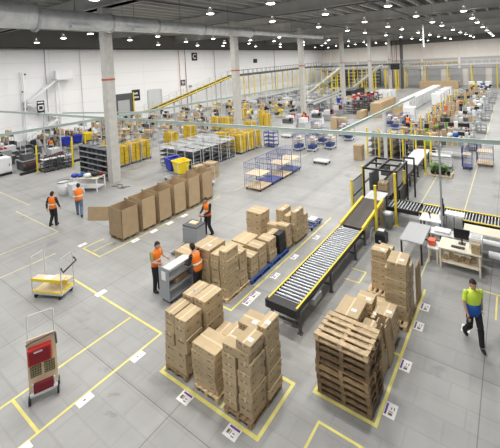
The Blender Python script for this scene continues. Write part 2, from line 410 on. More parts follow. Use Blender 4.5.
line(6, [(-24.7, 7.8), (-19.4, 7.8), (-19.4, 3.0)], .08, 'linefaint'); line(6, [(-17.2, 2.5), (-17.2, 6.8)], .08, 'linefaint')
line(7, [(-16.5, 8.6), (-16.5, 7.6), (-15.1, 7.6), (-15.1, 15)], .08); line(7, [(-15.8, 7.65), (-15.8, 8.6)], .07); 
line(8, [(-4.3, 16.9 + 2), (-4.3, 27)], .08, 'linefaint')
line(9, [(-5.3, 11.3), (-4.75, 11.3), (-4.75, 12.0), (-5.3, 12.0)], .06); line(9, [(-1.4, 12.9), (3, 12.9)], .07); line(9, [(-.6, 12.85), (-.6, 11.6)], .07)
line(10, [(-2.95, 10.6 + 2), (-2.95, 15.0)], .06, 'linefaint'); line(10, [(-2.2, 19), (-2.2, 60)], .08, 'linefaint'); line(10, [(-14.9, 16), (-14.9, 40)], .08, 'linefaint')
line(11, [(-36, 8.6), (-25, 8.6)], .07, 'linefaint')

for k, (x, y, r, a) in enumerate([(-11.35, 5.1, .15, .6), (-8.45, 4.35, .15, .5), (-8.05, 4.05, .17, .3)]):
    mb = MB(); pts = [(r * (1 + .35 * sin(3 * t + k) + .15 * sin(7 * t)) * cos(t), .45 * r * (1 + .3 * sin(2 * t + k)) * sin(t), 0) for t in [i * pi / 12 for i in range(24)]]
    mb.add(pts, [tuple(range(24))]); o = struct('floor_stain', mb, 'stain', (x, y, .0015)); o.rotation_euler.z = a
def flabel_maker():
    t = root('floor_label')
    MB().b2(-.18, .18, -.13, .13, .003, .006).build('paper_sheet', 'paper', t)
    MB().b2(-.13, .15, .07, .115, .006, .0075).build('header_strip', 'purple', t)
    m = MB()
    for (a, b, c, d) in [(-.12, -.06, -.06, .03), (-.04, -.02, -.06, .03), (.02, .10, -.08, -.06), (.02, .08, -.02, .0)]: m.b2(a, b, c, d, .006, .007)
    m.build('printed_marks', 'print', t); return t
def flabel2_maker():
    t = root('floor_label')
    MB().b2(-.18, .18, -.12, .12, .003, .006).build('paper_sheet', 'paper', t)
    MB().b2(-.03, .02, -.02, .02, .006, .0075).build('printed_marks', 'dgrey', t); return t
FL = [(-6.82, 5.22, 'under the middle stack of the front zone', 0), (-5.3, 5.22, 'at the corner of the tallest front stack', 0),
      (-2.5, 7.42, 'beside the pallet pile corner', 90), (-2.5, 8.75, 'beside the leaning cardboard sheets', 90), (-2.5, 10.28, 'beside the tall carton tower, nearer the pallets', 90), (-2.5, 11.18, 'beside the tall carton tower, farther from the pallets', 90),
      (-7.63, 8.97, 'by the first middle stack, nearer the conveyor end', 90), (-7.63, 8.60, 'by the first middle stack, at its corner', 90), (-7.63, 10.2, 'beside the blue pallets near the conveyor', 90), (-7.66, 11.6, 'beside the black wrapped crate', 90), (-7.6, 13.4, 'beside the empty blue dolly', 90)]
for x, y, w, a in FL: inst('fl', flabel_maker, 'white floor label with purple header ' + w, 'floor label', (x, y, 0), R(a), 'purple floor labels')
FL2 = [(-8.93, 3.92, 'on the long line below the red crate trolley'), (-8.93, 5.35, 'on the long line near the zone corner'), (-8.95, 2.62, 'on the long line at the very front'), (-12.61, 6.31, 'by the line behind the yellow trolley'),
       (-14.95, 9.2, 'in front of the first open carton'), (-14.95, 10.2, 'in front of the second open carton'), (-14.95, 11.15, 'in front of the third open carton'), (-14.95, 12.1, 'in front of the fourth open carton'), (-16.85, 7.75, 'in the small yellow bay left of the open cartons'), (-19.0, 3.2, 'far out on the empty floor')]
for x, y, w in FL2: inst('fl2', flabel2_maker, 'plain white floor label ' + w, 'floor label', (x, y, 0), R(90), 'plain floor labels')
tag(MB().box((-1.32, 10.85, .004), (.22, .3, .004)).build('paper_sheet', 'paper'), 'white sheet lying on the floor beside the walking person', 'paper')

# ------------------------------------------------------------------ pallets and cartons
def pallet_maker(m='wood', L=1.2, W=.8, h=.144):
    def mk():
        t = root('wooden_pallet'); d = MB()
        for k in range(5): y = -W / 2 + .06 + k * (W - .12) / 4; d.box((0, y, h - .011), (L, .125 if k in (0, 4) else .095, .022))
        for x in (-L / 2 + .05, 0, L / 2 - .05): d.box((x, 0, h - .033), (.1, W, .022))
        d.build('top_deck', m, t)
        bm = MB().box((0, 0, (h - .022) / 2), (.1, .1, h - .066)).mesh('block', m)
        for x in (-L / 2 + .05, 0, L / 2 - .05):
            for y in (-W / 2 + .05, 0, W / 2 - .05):
                o = bpy.data.objects.new('block', bm); C.objects.link(o); o.parent = t; o.location = (x, y, 0)
        rm = MB().box((0, 0, .011), (L, .1, .022)).mesh('bottom_board', m)
        for y in (-W / 2 + .05, 0, W / 2 - .05):
            o = bpy.data.objects.new('bottom_board', rm); C.objects.link(o); o.parent = t; o.location = (0, y, 0)
        return t
    return mk
def pallet(x, y, label, z=0, rz=90, m='wood', L=1.2, W=.8, h=.144, group=None):
    return inst(('pal', m, L, W, h), pallet_maker(m, L, W, h), label, 'pallet', (x, y, z), R(rz), group)

def carton_mesh(sx, sy, sz, detail, m):
    mb = MB(); b = min(.006, sz * .05)
    bm = bmesh.new(); bmesh.ops.create_cube(bm, size=1)
    for v in bm.verts: v.co = V((v.co.x * sx, v.co.y * sy, (v.co.z + .5) * sz))
    if detail: bmesh.ops.bevel(bm, geom=bm.edges[:], offset=b, segments=1, affect='EDGES')
    mb.add([v.co for v in bm.verts], [[v.index for v in f.verts] for f in bm.faces]); bm.free()
    if detail:   # printed marks on the sides, near the upper edge and at the corners
        e = .0012
        for sgn in (1, -1):
            for (u, w, zz, hh) in [(-.36, .14, .62, .16), (-.19, .10, .66, .10), (.20, .24, .60, .14), (.38, .05, .25, .2)]:
                if sy >= sx: mb.b2(sgn * sx / 2 - e, sgn * sx / 2 + e, (u) * sy, (u + w * .6) * sy, zz * sz, (zz + hh) * sz, mi=1); 
                else: mb.b2(u * sx, (u + w * .6) * sx, sgn * sy / 2 - e, sgn * sy / 2 + e, zz * sz, (zz + hh) * sz, mi=1)
            if sy >= sx: mb.b2(-.3 * sx, .25 * sx, sgn * sy / 2 - e, sgn * sy / 2 + e, .66 * sz, .76 * sz, mi=1)
            else: mb.b2(sgn * sx / 2 - e, sgn * sx / 2 + e, -.3 * sy, .25 * sy, .66 * sz, .76 * sz, mi=1)
    return mb.mesh('cardboard_box', [m, 'print'])
def carton(x, y, z, sx, sy, sz, rz=0, label='', group=None, detail=True, m='card', slip=False, name='cardboard_box'):
    key = ('carton', round(sx, 2), round(sy, 2), round(sz, 2), detail, m)
    def mk():
        o = bpy.data.objects.new(name, carton_mesh(sx, sy, sz, detail, m)); C.objects.link(o)
        if detail:
            t = MB()
            if sy >= sx: t.box((0, 0, sz + .0008), (.05, sy, .0016)); [t.box((0, s * (sy / 2 + .0008), sz - .04), (.05, .0016, .08)) for s in (1, -1)]
            else: t.box((0, 0, sz + .0008), (sx, .05, .0016)); [t.box((s * (sx / 2 + .0008), 0, sz - .04), (.0016, .05, .08)) for s in (1, -1)]
            t.build('packing_tape', 'tape', o)
        return o
    o = inst(key, mk, label, 'box', (x, y, z), R(rz), group)
    if slip:
        s = MB(); s.box((sx * .2, -sy * .15, sz + .002), (.14, .10, .002)); s.build('shipping_label', 'paper', o)['label'] = 'white shipping label'
    return o
def stack(where, cols, detail=True, group=None, jit=1.0, m='card'):
    """columns of cartons: (x0,x1,y0,y1,z0,[heights],column words)"""
    for ci, (x0, x1, y0, y1, z0, hs, cw) in enumerate(cols):
        z = z0 + .002; n = len(hs)
        for k, h in enumerate(hs):
            pos = 'top' if k == n - 1 else ('bottom' if k == 0 else ORD[k])
            lab = f'{pos} brown carton in the {cw} column, {where}'
            if n == 1: lab = f'single brown carton, {cw}, {where}'
            carton((x0 + x1) / 2 + rnd.uniform(-.02, .02) * jit, (y0 + y1) / 2 + rnd.uniform(-.018, .018) * jit, z, x1 - x0 - .035, y1 - y0 - .035, h - .006 if detail else h - .002, rnd.uniform(-1.5, 1.5) * jit, lab, group or 'cartons ' + where, detail, m, slip=detail and rnd.random() < .22)
            z += h

# front zone: three pallets
pallet(-7.5, 6.1, 'wooden pallet under the two-tier carton stack at the line end of the front zone', m='wood_old')
stack('on the far pallet of the front zone', [
    (-7.94, -7.09, 5.52, 6.02, .144, [.27, .30], 'low front'),
    (-7.93, -7.53, 5.54, 6.14, .714, [.30, .32, .22], 'front outer'),
    (-7.51, -7.06, 5.54, 6.14, .714, [.36, .28, .19], 'front inner'),
    (-7.94, -7.50, 6.17, 6.86, .144, [.30, .30, .30, .32, .30], 'rear outer'),
    (-7.48, -7.00, 6.17, 6.86, .144, [.30, .34, .28, .32, .30], 'rear inner')])
pallet(-6.4, 6.1, 'wooden pallet under the middle carton stack of the front zone')
stack('on the middle pallet of the front zone', [
    (-6.86, -6.02, 5.50, 6.10, .144, [.17] * 6, 'big front'),
    (-6.80, -6.40, 6.14, 6.70, .144, [.24, .24, .24, .1], 'rear outer'),
    (-6.38, -6.02, 6.14, 6.70, .144, [.24, .24, .24, .25], 'rear inner')])
pallet(-5.35, 6.06, 'dark wooden pallet under the tallest stack at the corner of the front zone', m='wood_old')
stack('on the corner pallet of the front zone', [
    (-5.80, -5.36, 5.50, 6.06, .144, [.20, .17, .25, .20, .24, .20], 'front outer'),
    (-5.34, -4.93, 5.50, 6.06, .144, [.24, .22, .16, .25, .15, .24], 'front aisle'),
    (-5.80, -5.20, 6.08, 6.66, .144, [.25] * 5, 'rear outer'),
    (-5.18, -4.90, 6.08, 6.66, .144, [.21] * 6 + [.23, .22], 'rear aisle')])
carton(-5.38, 5.79, 1.408, .78, .52, .19, 1, 'wide brown carton capping the corner stack, under the small top one', detail=True)
carton(-5.16, 5.80, 1.60, .44, .46, .2, -2, 'small brown carton on the very top of the corner stack', slip=True)
carton(-5.53, 6.38, 1.40, .56, .50, .28, 2, 'brown carton at the back top of the corner stack', slip=True)

# pallet pile zone
for k in range(9):
    pallet(-3.48 + rnd.uniform(-.025, .025), 7.42 + rnd.uniform(-.02, .02), f'{["bottom", "second", "third", "fourth", "fifth", "sixth", "seventh", "eighth", "topmost"][k]} bare wooden pallet of the tall empty pallet pile', z=k * .162, rz=rnd.uniform(-1.5, 1.5), m='wood' if k == 8 else 'wood_old' if k in (3, 4) else 'wood_dark', L=1.34, W=.86, h=.16, group='pallets in the tall pile')
pallet(-3.5, 8.6, 'wooden pallet directly behind the pallet pile', m='wood_old')
stack('just behind the pallet pile', [
    (-4.2, -3.52, 8.15, 8.95, .144, [.35, .35, .38], 'large square'),
    (-3.50, -2.98, 8.05, 8.62, .144, [.30, .30, .28], 'smaller')])
pallet(-3.5, 9.7, 'wooden pallet between the pallet pile and the carton tower')
stack('between pile and tower', [
    (-3.32, -2.86, 9.0, 9.6, .144, [.2] * 4, 'flat aisle'), (-4.05, -3.52, 9.25, 9.75, .144, [.26] * 3, 'outer'), (-3.8, -3.4, 9.80, 10.2, .144, [.22, .22], 'low middle'), (-3.50, -3.34, 9.0, 9.6, .144, [.3, .3], 'narrow')])
for k, (x, y, h, a) in enumerate([(-2.90, 8.28, 1.25, 6), (-2.84, 8.62, 1.05, 4), (-2.88, 8.92, .9, 5)]):
    m = MB(); m.box((0, 0, h / 2), (.03, .33, h)); m.box((0, .05, h + .03), (.03, .18, .06)); m.box((.022, 0, h * .45), (.012, .3, h * .85))
    o = m.build('cardboard_sheet', 'card2', loc=(x, y, 0)); o.rotation_euler.y = R(-a); tag(o, ['tallest folded cardboard sheet standing against the carton pile', 'middle folded cardboard sheet standing behind the tallest one', 'shortest folded cardboard sheet standing farthest from the pallets'][k], 'cardboard sheet', 'standing cardboard sheets')
pallet(-3.15, 10.45, 'wooden pallet under the tall carton tower', L=1.2, W=.8)
stack('in the tall tower by the aisle', [
    (-3.42, -2.76, 10.05, 10.55, .144, [.15] * 10, 'near'), (-3.40, -2.76, 10.57, 11.02, .144, [.15] * 9, 'rear')])
carton(-3.04, 10.38, 1.65, .56, .66, .22, 3, 'flat wide carton capping the tall tower', slip=True)
pallet(-3.9, 11.45, 'wooden pallet under the thin carton pillar near the printer', L=1.2, W=.8)
stack('in the thin pillar near the printer', [
    (-4.22, -3.66, 11.1, 11.55, .144, [.34, .22, .2, .2, .2, .18], 'near'), (-4.1, -3.6, 11.57, 11.95, .144, [.3, .3, .3, .3], 'rear')])
m = MB().box((0, 0, .6), (.03, .6, 1.2)); m.box((.02, 0, .6), (.02, .5, 1.1)); o = m.build('cardboard_sheet', 'card2', loc=(-2.76, 11.5, 0)); tag(o, 'folded cardboard standing on edge behind the tall tower', 'cardboard sheet')

# middle zone between walkers and conveyor
pallet(-8.55, 8.75, 'wooden pallet under the first stack of the middle zone')
stack('on the first pallet of the middle zone', [
    (-8.95, -8.55, 8.22, 8.85, .144, [.50, .42, .22, .21], 'outer front'), (-8.53, -8.15, 8.22, 8.85, .144, [.28, .28, .22, .26, .22, .3], 'inner front'),
    (-8.95, -8.16, 8.87, 9.30, .144, [.3, .3, .3, .3], 'wide rear')])
pallet(-9.5, 8.75, 'wooden pallet behind the worker seen from the back')
stack('behind the worker seen from the back', [(-9.92, -9.06, 8.28, 9.15, .144, [.34] * 4, 'wide')])
pallet(-8.45, 9.95, 'blue pallet under the low double stack', m='bluepal')
stack('on the nearer blue pallet', [
    (-8.76, -8.12, 9.42, 9.88, .144, [.26, .3, .22], 'near'), (-8.80, -8.14, 9.94, 10.45, .144, [.3, .3, .26], 'rear'), (-8.1, -8.0, 9.5, 9.6, .144, [.05], 'tiny')][:2])
pallet(-8.45, 11.2, 'blue pallet under the cartons by the black crate', m='bluepal')
stack('on the farther blue pallet', [
    (-8.76, -8.14, 10.60, 11.12, .144, [.34, .26, .24], 'near'), (-8.78, -8.42, 11.2, 11.75, .144, [.38, .38], 'rear outer')])
for k in range(3):
    t = MB(); w_, d_, h_ = .13, .22, .26
    t.b2(-w_, w_, -d_, d_, 0, .02); t.b2(-w_, -w_ + .015, -d_, d_, 0, h_); t.b2(w_ - .015, w_, -d_, d_, 0, h_); t.b2(-w_, w_, -d_, -d_ + .015, 0, h_); t.b2(-w_, w_, d_ - .015, d_, 0, h_); t.b2(-w_ - .012, w_ + .012, -d_ - .012, d_ + .012, h_ - .04, h_)
    tag(t.build('plastic_crate', 'black', loc=(-8.27, 11.48, .146 + k * .262)), ['bottom', 'middle', 'top'][k] + ' black plastic crate of the small pile among the cartons', 'crate', 'black crates')
pallet(-9.5, 10.3, 'wooden pallet under the big square cartons of the middle zone')
stack('in the inner row of the middle zone', [(-9.62, -8.84, 10.0, 10.85, .144, [.42, .42], 'wide square'), (-9.65, -8.86, 9.25, 9.95, .144, [.45, .4], 'near square')])
pallet(-9.0, 12.1, 'wooden pallet in the middle zone beyond the black crates')
stack('beyond the black crates', [(-9.25, -8.70, 11.85, 12.25, .144, [.4, .4], 'inner'), (-8.66, -8.1, 11.8, 12.2, .144, [.3, .3, .3], 'aisle')])
pallet(-9.9, 12.1, 'wooden pallet under the lone square stack', m='wood_old')
stack('in the lone square stack', [(-10.3, -9.44, 11.75, 12.45, .144, [.30] * 4, 'only')])
pallet(-8.55, 12.9, 'wooden pallet under the farthest stack of the middle zone', m='wood_old')
stack('in the farthest stack of the middle zone', [
    (-9.08, -8.66, 12.4, 13.1, .144, [.25] * 5, 'outer'), (-8.64, -8.32, 12.4, 12.95, .144, [.27] * 4, 'middle'), (-8.30, -8.0, 12.4, 13.1, .144, [.26] * 5, 'aisle'), (-8.6, -8.02, 13.12, 13.5, .144, [.3] * 3, 'rear')])
# carton the two men handle
pallet(-10.7, 8.85, 'wooden pallet beside the two men at the shelf trolley')
stack('beside the two men', [(-11.15, -10.25, 8.45, 9.1, .144, [.40, .36], 'wide')])

# ------------------------------------------------------------------ open-topped cardboard containers
def gaylord(y0, y1, x0, x1, h, label, flap=False, first=False):
    t = thing('open_cardboard_container', label, 'cardboard container', ((x0 + x1) / 2, (y0 + y1) / 2, 0), 0, 'row of open cardboard containers')
    w, d = (x1 - x0) / 2, (y1 - y0) / 2; b = .13; th = .015
    m = MB(); m.b2(-w, w, -d, -d + th, b, h - (.0 if not first else 0)); m.b2(-w, w, d - th, d, b, h + .05); m.b2(w - th, w, -d, d, b, h); m.b2(-w, -w + th, -d, d, b, h - .02); m.b2(-w, w, -d, d, b, b + .02)
    m.build('wall_sheets', 'card2', t)
    f = MB(); f.box((w * .2, -d - .001, h - .06), (w * 1.5, .01, .10)) if False else None
    fl = MB(); fl.b2(-w, -w * .35, d - .03, d - .018, h, h + .13); fl.build('top_flap', 'card2', t)
    if flap:
        g = MB(); g.bar((-w, -d, h - .36), (-w - .80, -d - .56, h - .30), .015, .68); g.build('open_side_flap', 'card2', t)['label'] = 'large side flap swung outwards'
def gay_pallet(x, y, lab): pallet(x, y, lab, m='wood_old', L=1.0, W=.8, rz=0, h=.128)
for k, (y0, y1) in enumerate([(8.8, 9.65), (9.85, 10.62), (10.82, 11.58), (11.78, 12.56), (12.76, 13.6), (13.8, 14.6)]):
    nm = ['nearest open cardboard container, with its side flap swung out', 'second open cardboard container from the swung-out flap', 'third open cardboard container of the row', 'fourth open cardboard container of the row', 'fifth open cardboard container, beside the bin truck worker', 'last open cardboard container, below the carton trolley'][k]
    gay_pallet(-15.85, (y0 + y1) / 2, ['nearest', 'second', 'third', 'fourth', 'fifth', 'last'][k] + ' low pallet beneath the open cardboard container row')
    gaylord(y0, y1, -16.4, -15.3, [1.5, 1.6, 1.66, 1.7, 1.72, 1.72][k], nm, flap=(k == 0))

# ------------------------------------------------------------------ roller and belt conveyors
def rollers(mb, x0, x1, y0, y1, z, step=.12, r=.028, along='Y', mi=0):
    n = int(((y1 - y0) if along == 'Y' else (x1 - x0)) / step)
    for k in range(n):
        if along == 'Y': y = y0 + (k + .5) * step; mb.tube([(x0, y, z), (x1, y, z)], r, 8, mi)
        else: x = x0 + (k + .5) * step; mb.tube([(x, y0, z), (x, y1, z)], r, 8, mi)
def hstand(parent, x0, x1, y, z, m='dgrey', name='leg'):
    for x in (x0, x1): MB().bar((x, y, 0), (x, y, z), .07).box((x, y, .01), (.16, .12, .02)).build(name, m, parent)
    MB().bar((x0, y, .25), (x1, y, .25), .05).build('cross_brace', m, parent)
t = thing('roller_conveyor', 'long silver roller conveyor with yellow side rails in the centre aisle', 'conveyor', (0, 0, 0))
X0, X1 = -6.4, -5.4
m = MB(); rollers(m, X0 + .05, X1 - .05, 8.3, 13.45, .80, .145, .036); ro = m.build('rollers', 'roller', t)
for x in (X0, X1):
    MB().b2(x - .03, x + .03, 8.15, 13.5, .66, .82).build('side_frame', 'black', t)
    MB().b2(x - .026, x + .026, 8.15, 13.5, .82, .845).build('side_rail', 'yellow', t)
MB().b2(X0 - .06, X1 + .06, 8.05, 8.2, .60, .84).b2(X0, X1, 8.2, 8.36, .66, .84).build('end_cap', 'black', t)
MB().b2(X0, X1, 8.3, 13.5, .68, .70).build('roller_bed', 'dgrey', t)
for y in (8.3, 10.4, 12.6): hstand(t, X0, X1, y, .66)
MB().b2(X1 - .5, X1 + .12, 9.0, 9.5, .42, .62).build('drive_motor', 'grey', t)
t = thing('belt_conveyor', 'dark inclined belt conveyor with yellow edges feeding the black gate', 'conveyor', (0, 0, 0))
m = MB(); m.bar((-5.9, 13.55, .80), (-5.9, 16.15, 1.02), .98, .04); m.build('belt', 'belt', t)
for x in (X0, X1): MB().bar((x, 13.5, .84), (x, 16.2, 1.06), .10, .14).build('side_rail', 'yellow', t)
MB().bar((-5.9, 13.6, .66), (-5.9, 16.1, .88), .9, .16).build('belt_bed', 'dgrey', t)
for y in (13.8, 15.9): hstand(t, X0 + .05, X1 - .05, y, .7 + (.15 if y > 15 else 0))
m = MB()
for k in range(9): a = k / 8 * pi; m.bar((X1 + .12, 14.3 + .35 * cos(a), .15 + .4 * sin(a)), (X1 + .12, 14.3 + .35 * cos(a + .35), .15 + .4 * sin(a + .35)), .03)
m.build('cable_loop', 'lgrey', t)
t = thing('transfer_table', 'bright steel transfer plate at the mouth of the black gate', 'conveyor', (0, 0, 0))
MB().b2(-6.35, -5.45, 16.2, 17.25, 1.00, 1.05).build('top_plate', 'lgrey', t)
for x in (-6.3, -5.5):
    for y in (16.3, 17.1): MB().bar((x, y, 0), (x, y, 1.0), .06).build('leg', 'dgrey', t)
t = thing('belt_conveyor', 'dark belt conveyor running back through the black gate', 'conveyor', (0, 0, 0))
MB().b2(-6.3, -5.4, 17.3, 23.0, .82, .88).build('belt', 'belt', t)
for x in (-6.35, -5.35): MB().b2(x - .03, x + .03, 17.3, 23.0, .70, .94).build('side_frame', 'black', t)
for y in (18.5, 20.0, 21.5, 22.8): hstand(t, -6.3, -5.4, y, .72, 'black')
carton(-5.95, 18.1, .882, .5, .5, .42, 5, 'dark brown carton riding the belt inside the black gate', m='card2', detail=True)
t = thing('white_belt_table', 'white topped conveyor table behind the black gate', 'conveyor', (0, 0, 0))
MB().b2(-6.3, -5.3, 23.1, 27.2, .80, .90).build('table_top', 'white', t)
for y in (23.4, 25.2, 27.0): hstand(t, -6.25, -5.35, y, .8, 'black')

# gate frame
t = thing('gate_frame', 'black steel portal frame standing over the belt conveyor', 'gate frame', (0, 0, 0))
GX0, GX1, GY0, GY1, GH = -6.75, -5.02, 17.35, 19.4, 2.1
for x in (GX0, GX1):
    for y in (GY0, GY1): MB().b2(x - .04, x + .04, y - .04, y + .04, 0, GH).build('post', 'black', t)
m = MB()
for x in (GX0, (GX0 + GX1) / 2 - .1, GX1): m.b2(x - .045, x + .045, GY0, GY1, GH, GH + .11)
for y in (GY0, (GY0 + GY1) / 2, GY1): m.b2(GX0 - .045, GX1 + .045, y - .045, y + .045, GH + .01, GH + .10)
m.build('top_frame', 'black', t)
m = MB()
for y in (GY0, GY1): m.b2(GX0, GX0 + .04, y, y + .04, 0, 2)
for z in (.5, 1.3): m.b2(GX0 - .03, GX0 + .03, GY0, GY1, z, z + .06)
m.build('side_bars', 'black', t)
MB().b2(-6.1, -5.7, 18.2, 18.6, 1.6, 2.1).build('scanner_box', 'dgrey', t)
MB().b2(-6.7, -6.55, 18.0, 19.2, .3, 1.7).build('side_panel', 'dgrey', t)
MB().b2(-5.15, -5.05, 18.0, 19.3, .2, 1.0).build('side_panel', 'black', t)
t = thing('gate_frame', 'smaller black portal just behind the large gate', 'gate frame', (0, 0, 0))
for x in (-5.3, -4.75): MB().b2(x - .04, x + .04, 19.9, 19.98, 0, 2.15).build('post', 'black', t)
MB().b2(-5.34, -4.71, 19.9, 20.0, 2.15, 2.25).build('crossbar', 'black', t)
# yellow safety fence + bollards
t = thing('safety_fence', 'yellow framed wire mesh guard panel beside the belt', 'fence', (0, 0, 0))
for (x, y, h) in ((-7.04, 16.36, 1.78), (-7.0, 17.85, 2.1)):
    MB().b2(x - .05, x + .05, y - .05, y + .05, 0, h).build('post', 'yellow', t)
m = MB()
for k in range(15): m.bar((-7.03, 16.42 + k * .1, .25), (-7.03, 16.42 + k * .1, 1.65), .022)
for k in range(15): m.bar((-7.03, 16.4, .25 + k * .1), (-7.03, 17.8, .25 + k * .1), .018)
m.build('mesh_panel', 'grey', t)
m = MB(); m.bar((-7.03, 16.4, .9), (-7.03, 17.8, .9), .04); m.bar((-7.03, 16.4, 1.66), (-7.03, 17.8, 1.66), .04); m.bar((-7.03, 16.4, .22), (-7.03, 17.8, .22), .04); m.build('panel_frame', 'black', t)
POSTS = [(-5.22, 14.69, 2.3, 'yellow post beside the printer near the belt'), (-4.77, 16.19, 2.45, 'yellow post beside the grey waste bin'), (-5.1, 19.1, 1.7, 'yellow post at the far corner of the black gate'),
         (-5.0, 24.1, 2.4, 'yellow post by the potted plants'), (-5.05, 26.3, 2.3, 'yellow post at the end of the white table')]
POSTS += [(-10.0 + k * .95, 26.8, 2.3, w) for k, w in enumerate(['yellow post of the cage line, closest to the roll cages', 'yellow post of the cage line, second from the roll cages', 'yellow post of the cage line, third from the roll cages', 'yellow post of the cage line, by the white table', 'yellow post of the cage line, last before the white table'])]
for x, y, h, lab in POSTS:
    o = MB(); o.b2(-.05, .05, -.05, .05, 0, h); o.box((0, 0, .01), (.2, .2, .02)); o.box((0, 0, h + .015), (.12, .12, .03)); tag(o.build('safety_post', 'yellow', loc=(x, y, 0)), lab, 'post')

# cross conveyor to the right
def cross(x0, x1, label, yel):
    t = thing('roller_conveyor', label, 'conveyor', (0, 0, 0))
    m = MB(); rollers(m, x0, x1, 16.25, 17.15, .80, .12 if yel else .14, .03, 'X'); m.build('rollers', 'roller', t)
    MB().b2(x0, x1, 16.25, 17.15, .66, .72).build('roller_bed', 'black', t)
    for y in (16.2, 17.2):
        MB().b2(x0, x1, y - .03, y + .03, .64, .83).build('side_frame', 'black', t)
        if yel: MB().b2(x0, x1, y - .04, y + .04, .83, .86).build('side_rail', 'yellow', t)
    x = x0 + .2
    while x < x1:
        for y in (16.2, 17.2): MB().bar((x, y, 0), (x, y, .65), .06).build('leg', 'dgrey', t)
        x += 1.6
cross(-5.2, -3.75, 'short dark roller conveyor leaving the black gate sideways', False)
cross(-3.7, 3.5, 'long yellow edged roller conveyor running off beyond the computer desk', True)

# ------------------------------------------------------------------ generic furniture
def table(loc, sx, sy, h, label, top='lgrey', leg='dgrey', rz=0, shelf=False, key=None, group=None, name='work_table'):
    def mk():
        t = root(name)
        MB().box((0, 0, h - .02), (sx, sy, .04)).build('tabletop', top, t)
        lm = MB().box((0, 0, (h - .04) / 2), (.06, .06, h - .04)).mesh('leg', M[leg])
        for x in (-sx / 2 + .06, sx / 2 - .06):
            for y in (-sy / 2 + .06, sy / 2 - .06):
                o = bpy.data.objects.new('leg', lm); C.objects.link(o); o.parent = t; o.location = (x, y, 0)
        if shelf: MB().box((0, 0, .25), (sx - .1, sy - .1, .03)).build('under_shelf', leg, t)
        else: MB().box((0, sy / 2 - .06, .25), (sx - .15, .04, .04)).build('stretcher', leg, t)
        return t
    return inst(('tab', sx, sy, h, top, leg, shelf, name), mk, label, 'table', loc, R(rz), group)
table((-3.43, 14.2, 0), .86, 1.65, .86, 'grey topped steel work table between tower and computer desk', 'table', 'black')
table((-3.1, 15.75, 0), .9, .7, .88, 'white topped small table behind the grey work table', 'white', 'dgrey')
def scanner(loc, label, rz=0):
    t = thing('hand_scanner', label, 'scanner', loc, R(rz)); MB().tube([(0, 0, 0), (0, .02, .1), (0, .08, .16)], .03, 8).build('handle', 'black', t); MB().box((0, .12, .19), (.08, .16, .07)).build('scanner_head', 'black', t)
scanner((-3.15, 15.7, .88), 'black hand scanner on the small white table', 30)
# computer desk
table((-1.78, 14.0, 0), 1.42, .85, .80, 'computer desk with pale top and pale legs', 'beige', 'beige', shelf=True, name='computer_desk')
t = thing('computer_monitor', 'black computer monitor on the wooden desk', 'monitor', (-1.75, 14.2, .80))
MB().box((0, 0, .01), (.24, .18, .02)).build('base', 'black', t); MB().box((0, .03, .14), (.05, .04, .26)).build('stand', 'black', t)
MB().box((0, 0, .38), (.55, .04, .36)).build('housing', 'black', t); MB().box((0, -.022, .38), (.51, .004, .32)).build('screen', 'screen', t)
t = thing('keyboard', 'black keyboard on the wooden desk', 'keyboard', (-1.85, 13.85, .80)); MB().box((0, 0, .012), (.45, .15, .024)).build('key_tray', 'black', t)
m = MB()
for i in range(12):
    for j in range(4): m.box((-.19 + i * .034, -.05 + j * .034, .028), (.026, .026, .008))
m.build('keys', 'dgrey', t)
t = thing('label_printer', 'white boxy label printer at the desk corner', 'printer', (-1.27, 14.12, .80)); MB().box((0, 0, .22), (.42, .42, .44)).build('body', 'white', t); MB().box((0, -.215, .25), (.3, .01, .2)).build('front_panel', 'lgrey', t); MB().box((0, 0, .45), (.3, .3, .02)).build('lid', 'lgrey', t)
carton(-1.25, 13.76, .80, .28, .22, .34, 0, 'brown carton standing in front of the white printer', m='card')
tag(MB().box((0, 0, .1), (.26, .3, .2), taper=.85).build('parts_bin', 'olabel', loc=(-2.78, 14.05, .6)), 'small orange bin beside the computer desk', 'bin')
table((-2.72, 14.05, 0), .42, .6, .6, 'low stool-like stand under the orange bin', 'white', 'beige')
table((-2.55, 14.95, 0), .95, .55, .74, 'narrow white bench behind the computer desk', 'white', 'beige')
tag(MB().box((0, 0, .08), (.6, .4, .02)).box((0, 0, .03), (.5, .3, .05)).build('paper_tray', 'paper', loc=(-2.55, 14.95, .74)), 'white tray on the narrow bench', 'tray')
for k in range(6):
    carton(-2.3 + k * .19, 13.9 + (k % 2) * .15, .266, .16, .2, .10 + .03 * (k % 3), rnd.uniform(-20, 20), f'{ORD[k]} small carton on the under-shelf of the computer desk', group='small cartons under the desk', detail=False, m='card2')
# cabinets + pole mast by the cross conveyor
for k in range(3):
    t = thing('control_cabinet', ['narrow steel cabinet beside the thin mast', 'narrow steel cabinet, middle of three by the conveyor', 'narrow steel cabinet next to the silver machine'][k], 'cabinet', (-2.65 + k * .3, 15.9, 0)); MB().b2(-.13, .13, -.2, .2, .02, 1.12).build('body', 'lgrey', t); MB().b2(-.11, .11, -.215, -.2, .1, 1.05).build('door', 'steel', t)
t = thing('signal_mast', 'black signal mast standing above the narrow cabinets', 'mast', (-2.62, 15.65, 1.12)); MB().b2(-.06, .06, -.06, .06, 0, .5).build('mast_body', 'black', t); MB().b2(-.03, .03, -.03, .03, .5, .75).build('mast_tip', 'black', t)
table((-2.55, 15.9, 0), .01, .01, .01, 'x', 'white') if False else None
tag(MB().box((0, 0, .03), (.75, .45, .06)).build('paper_tray', 'white', loc=(-2.2, 15.95, 1.12)), 'white tray lying on the narrow cabinets', 'tray')
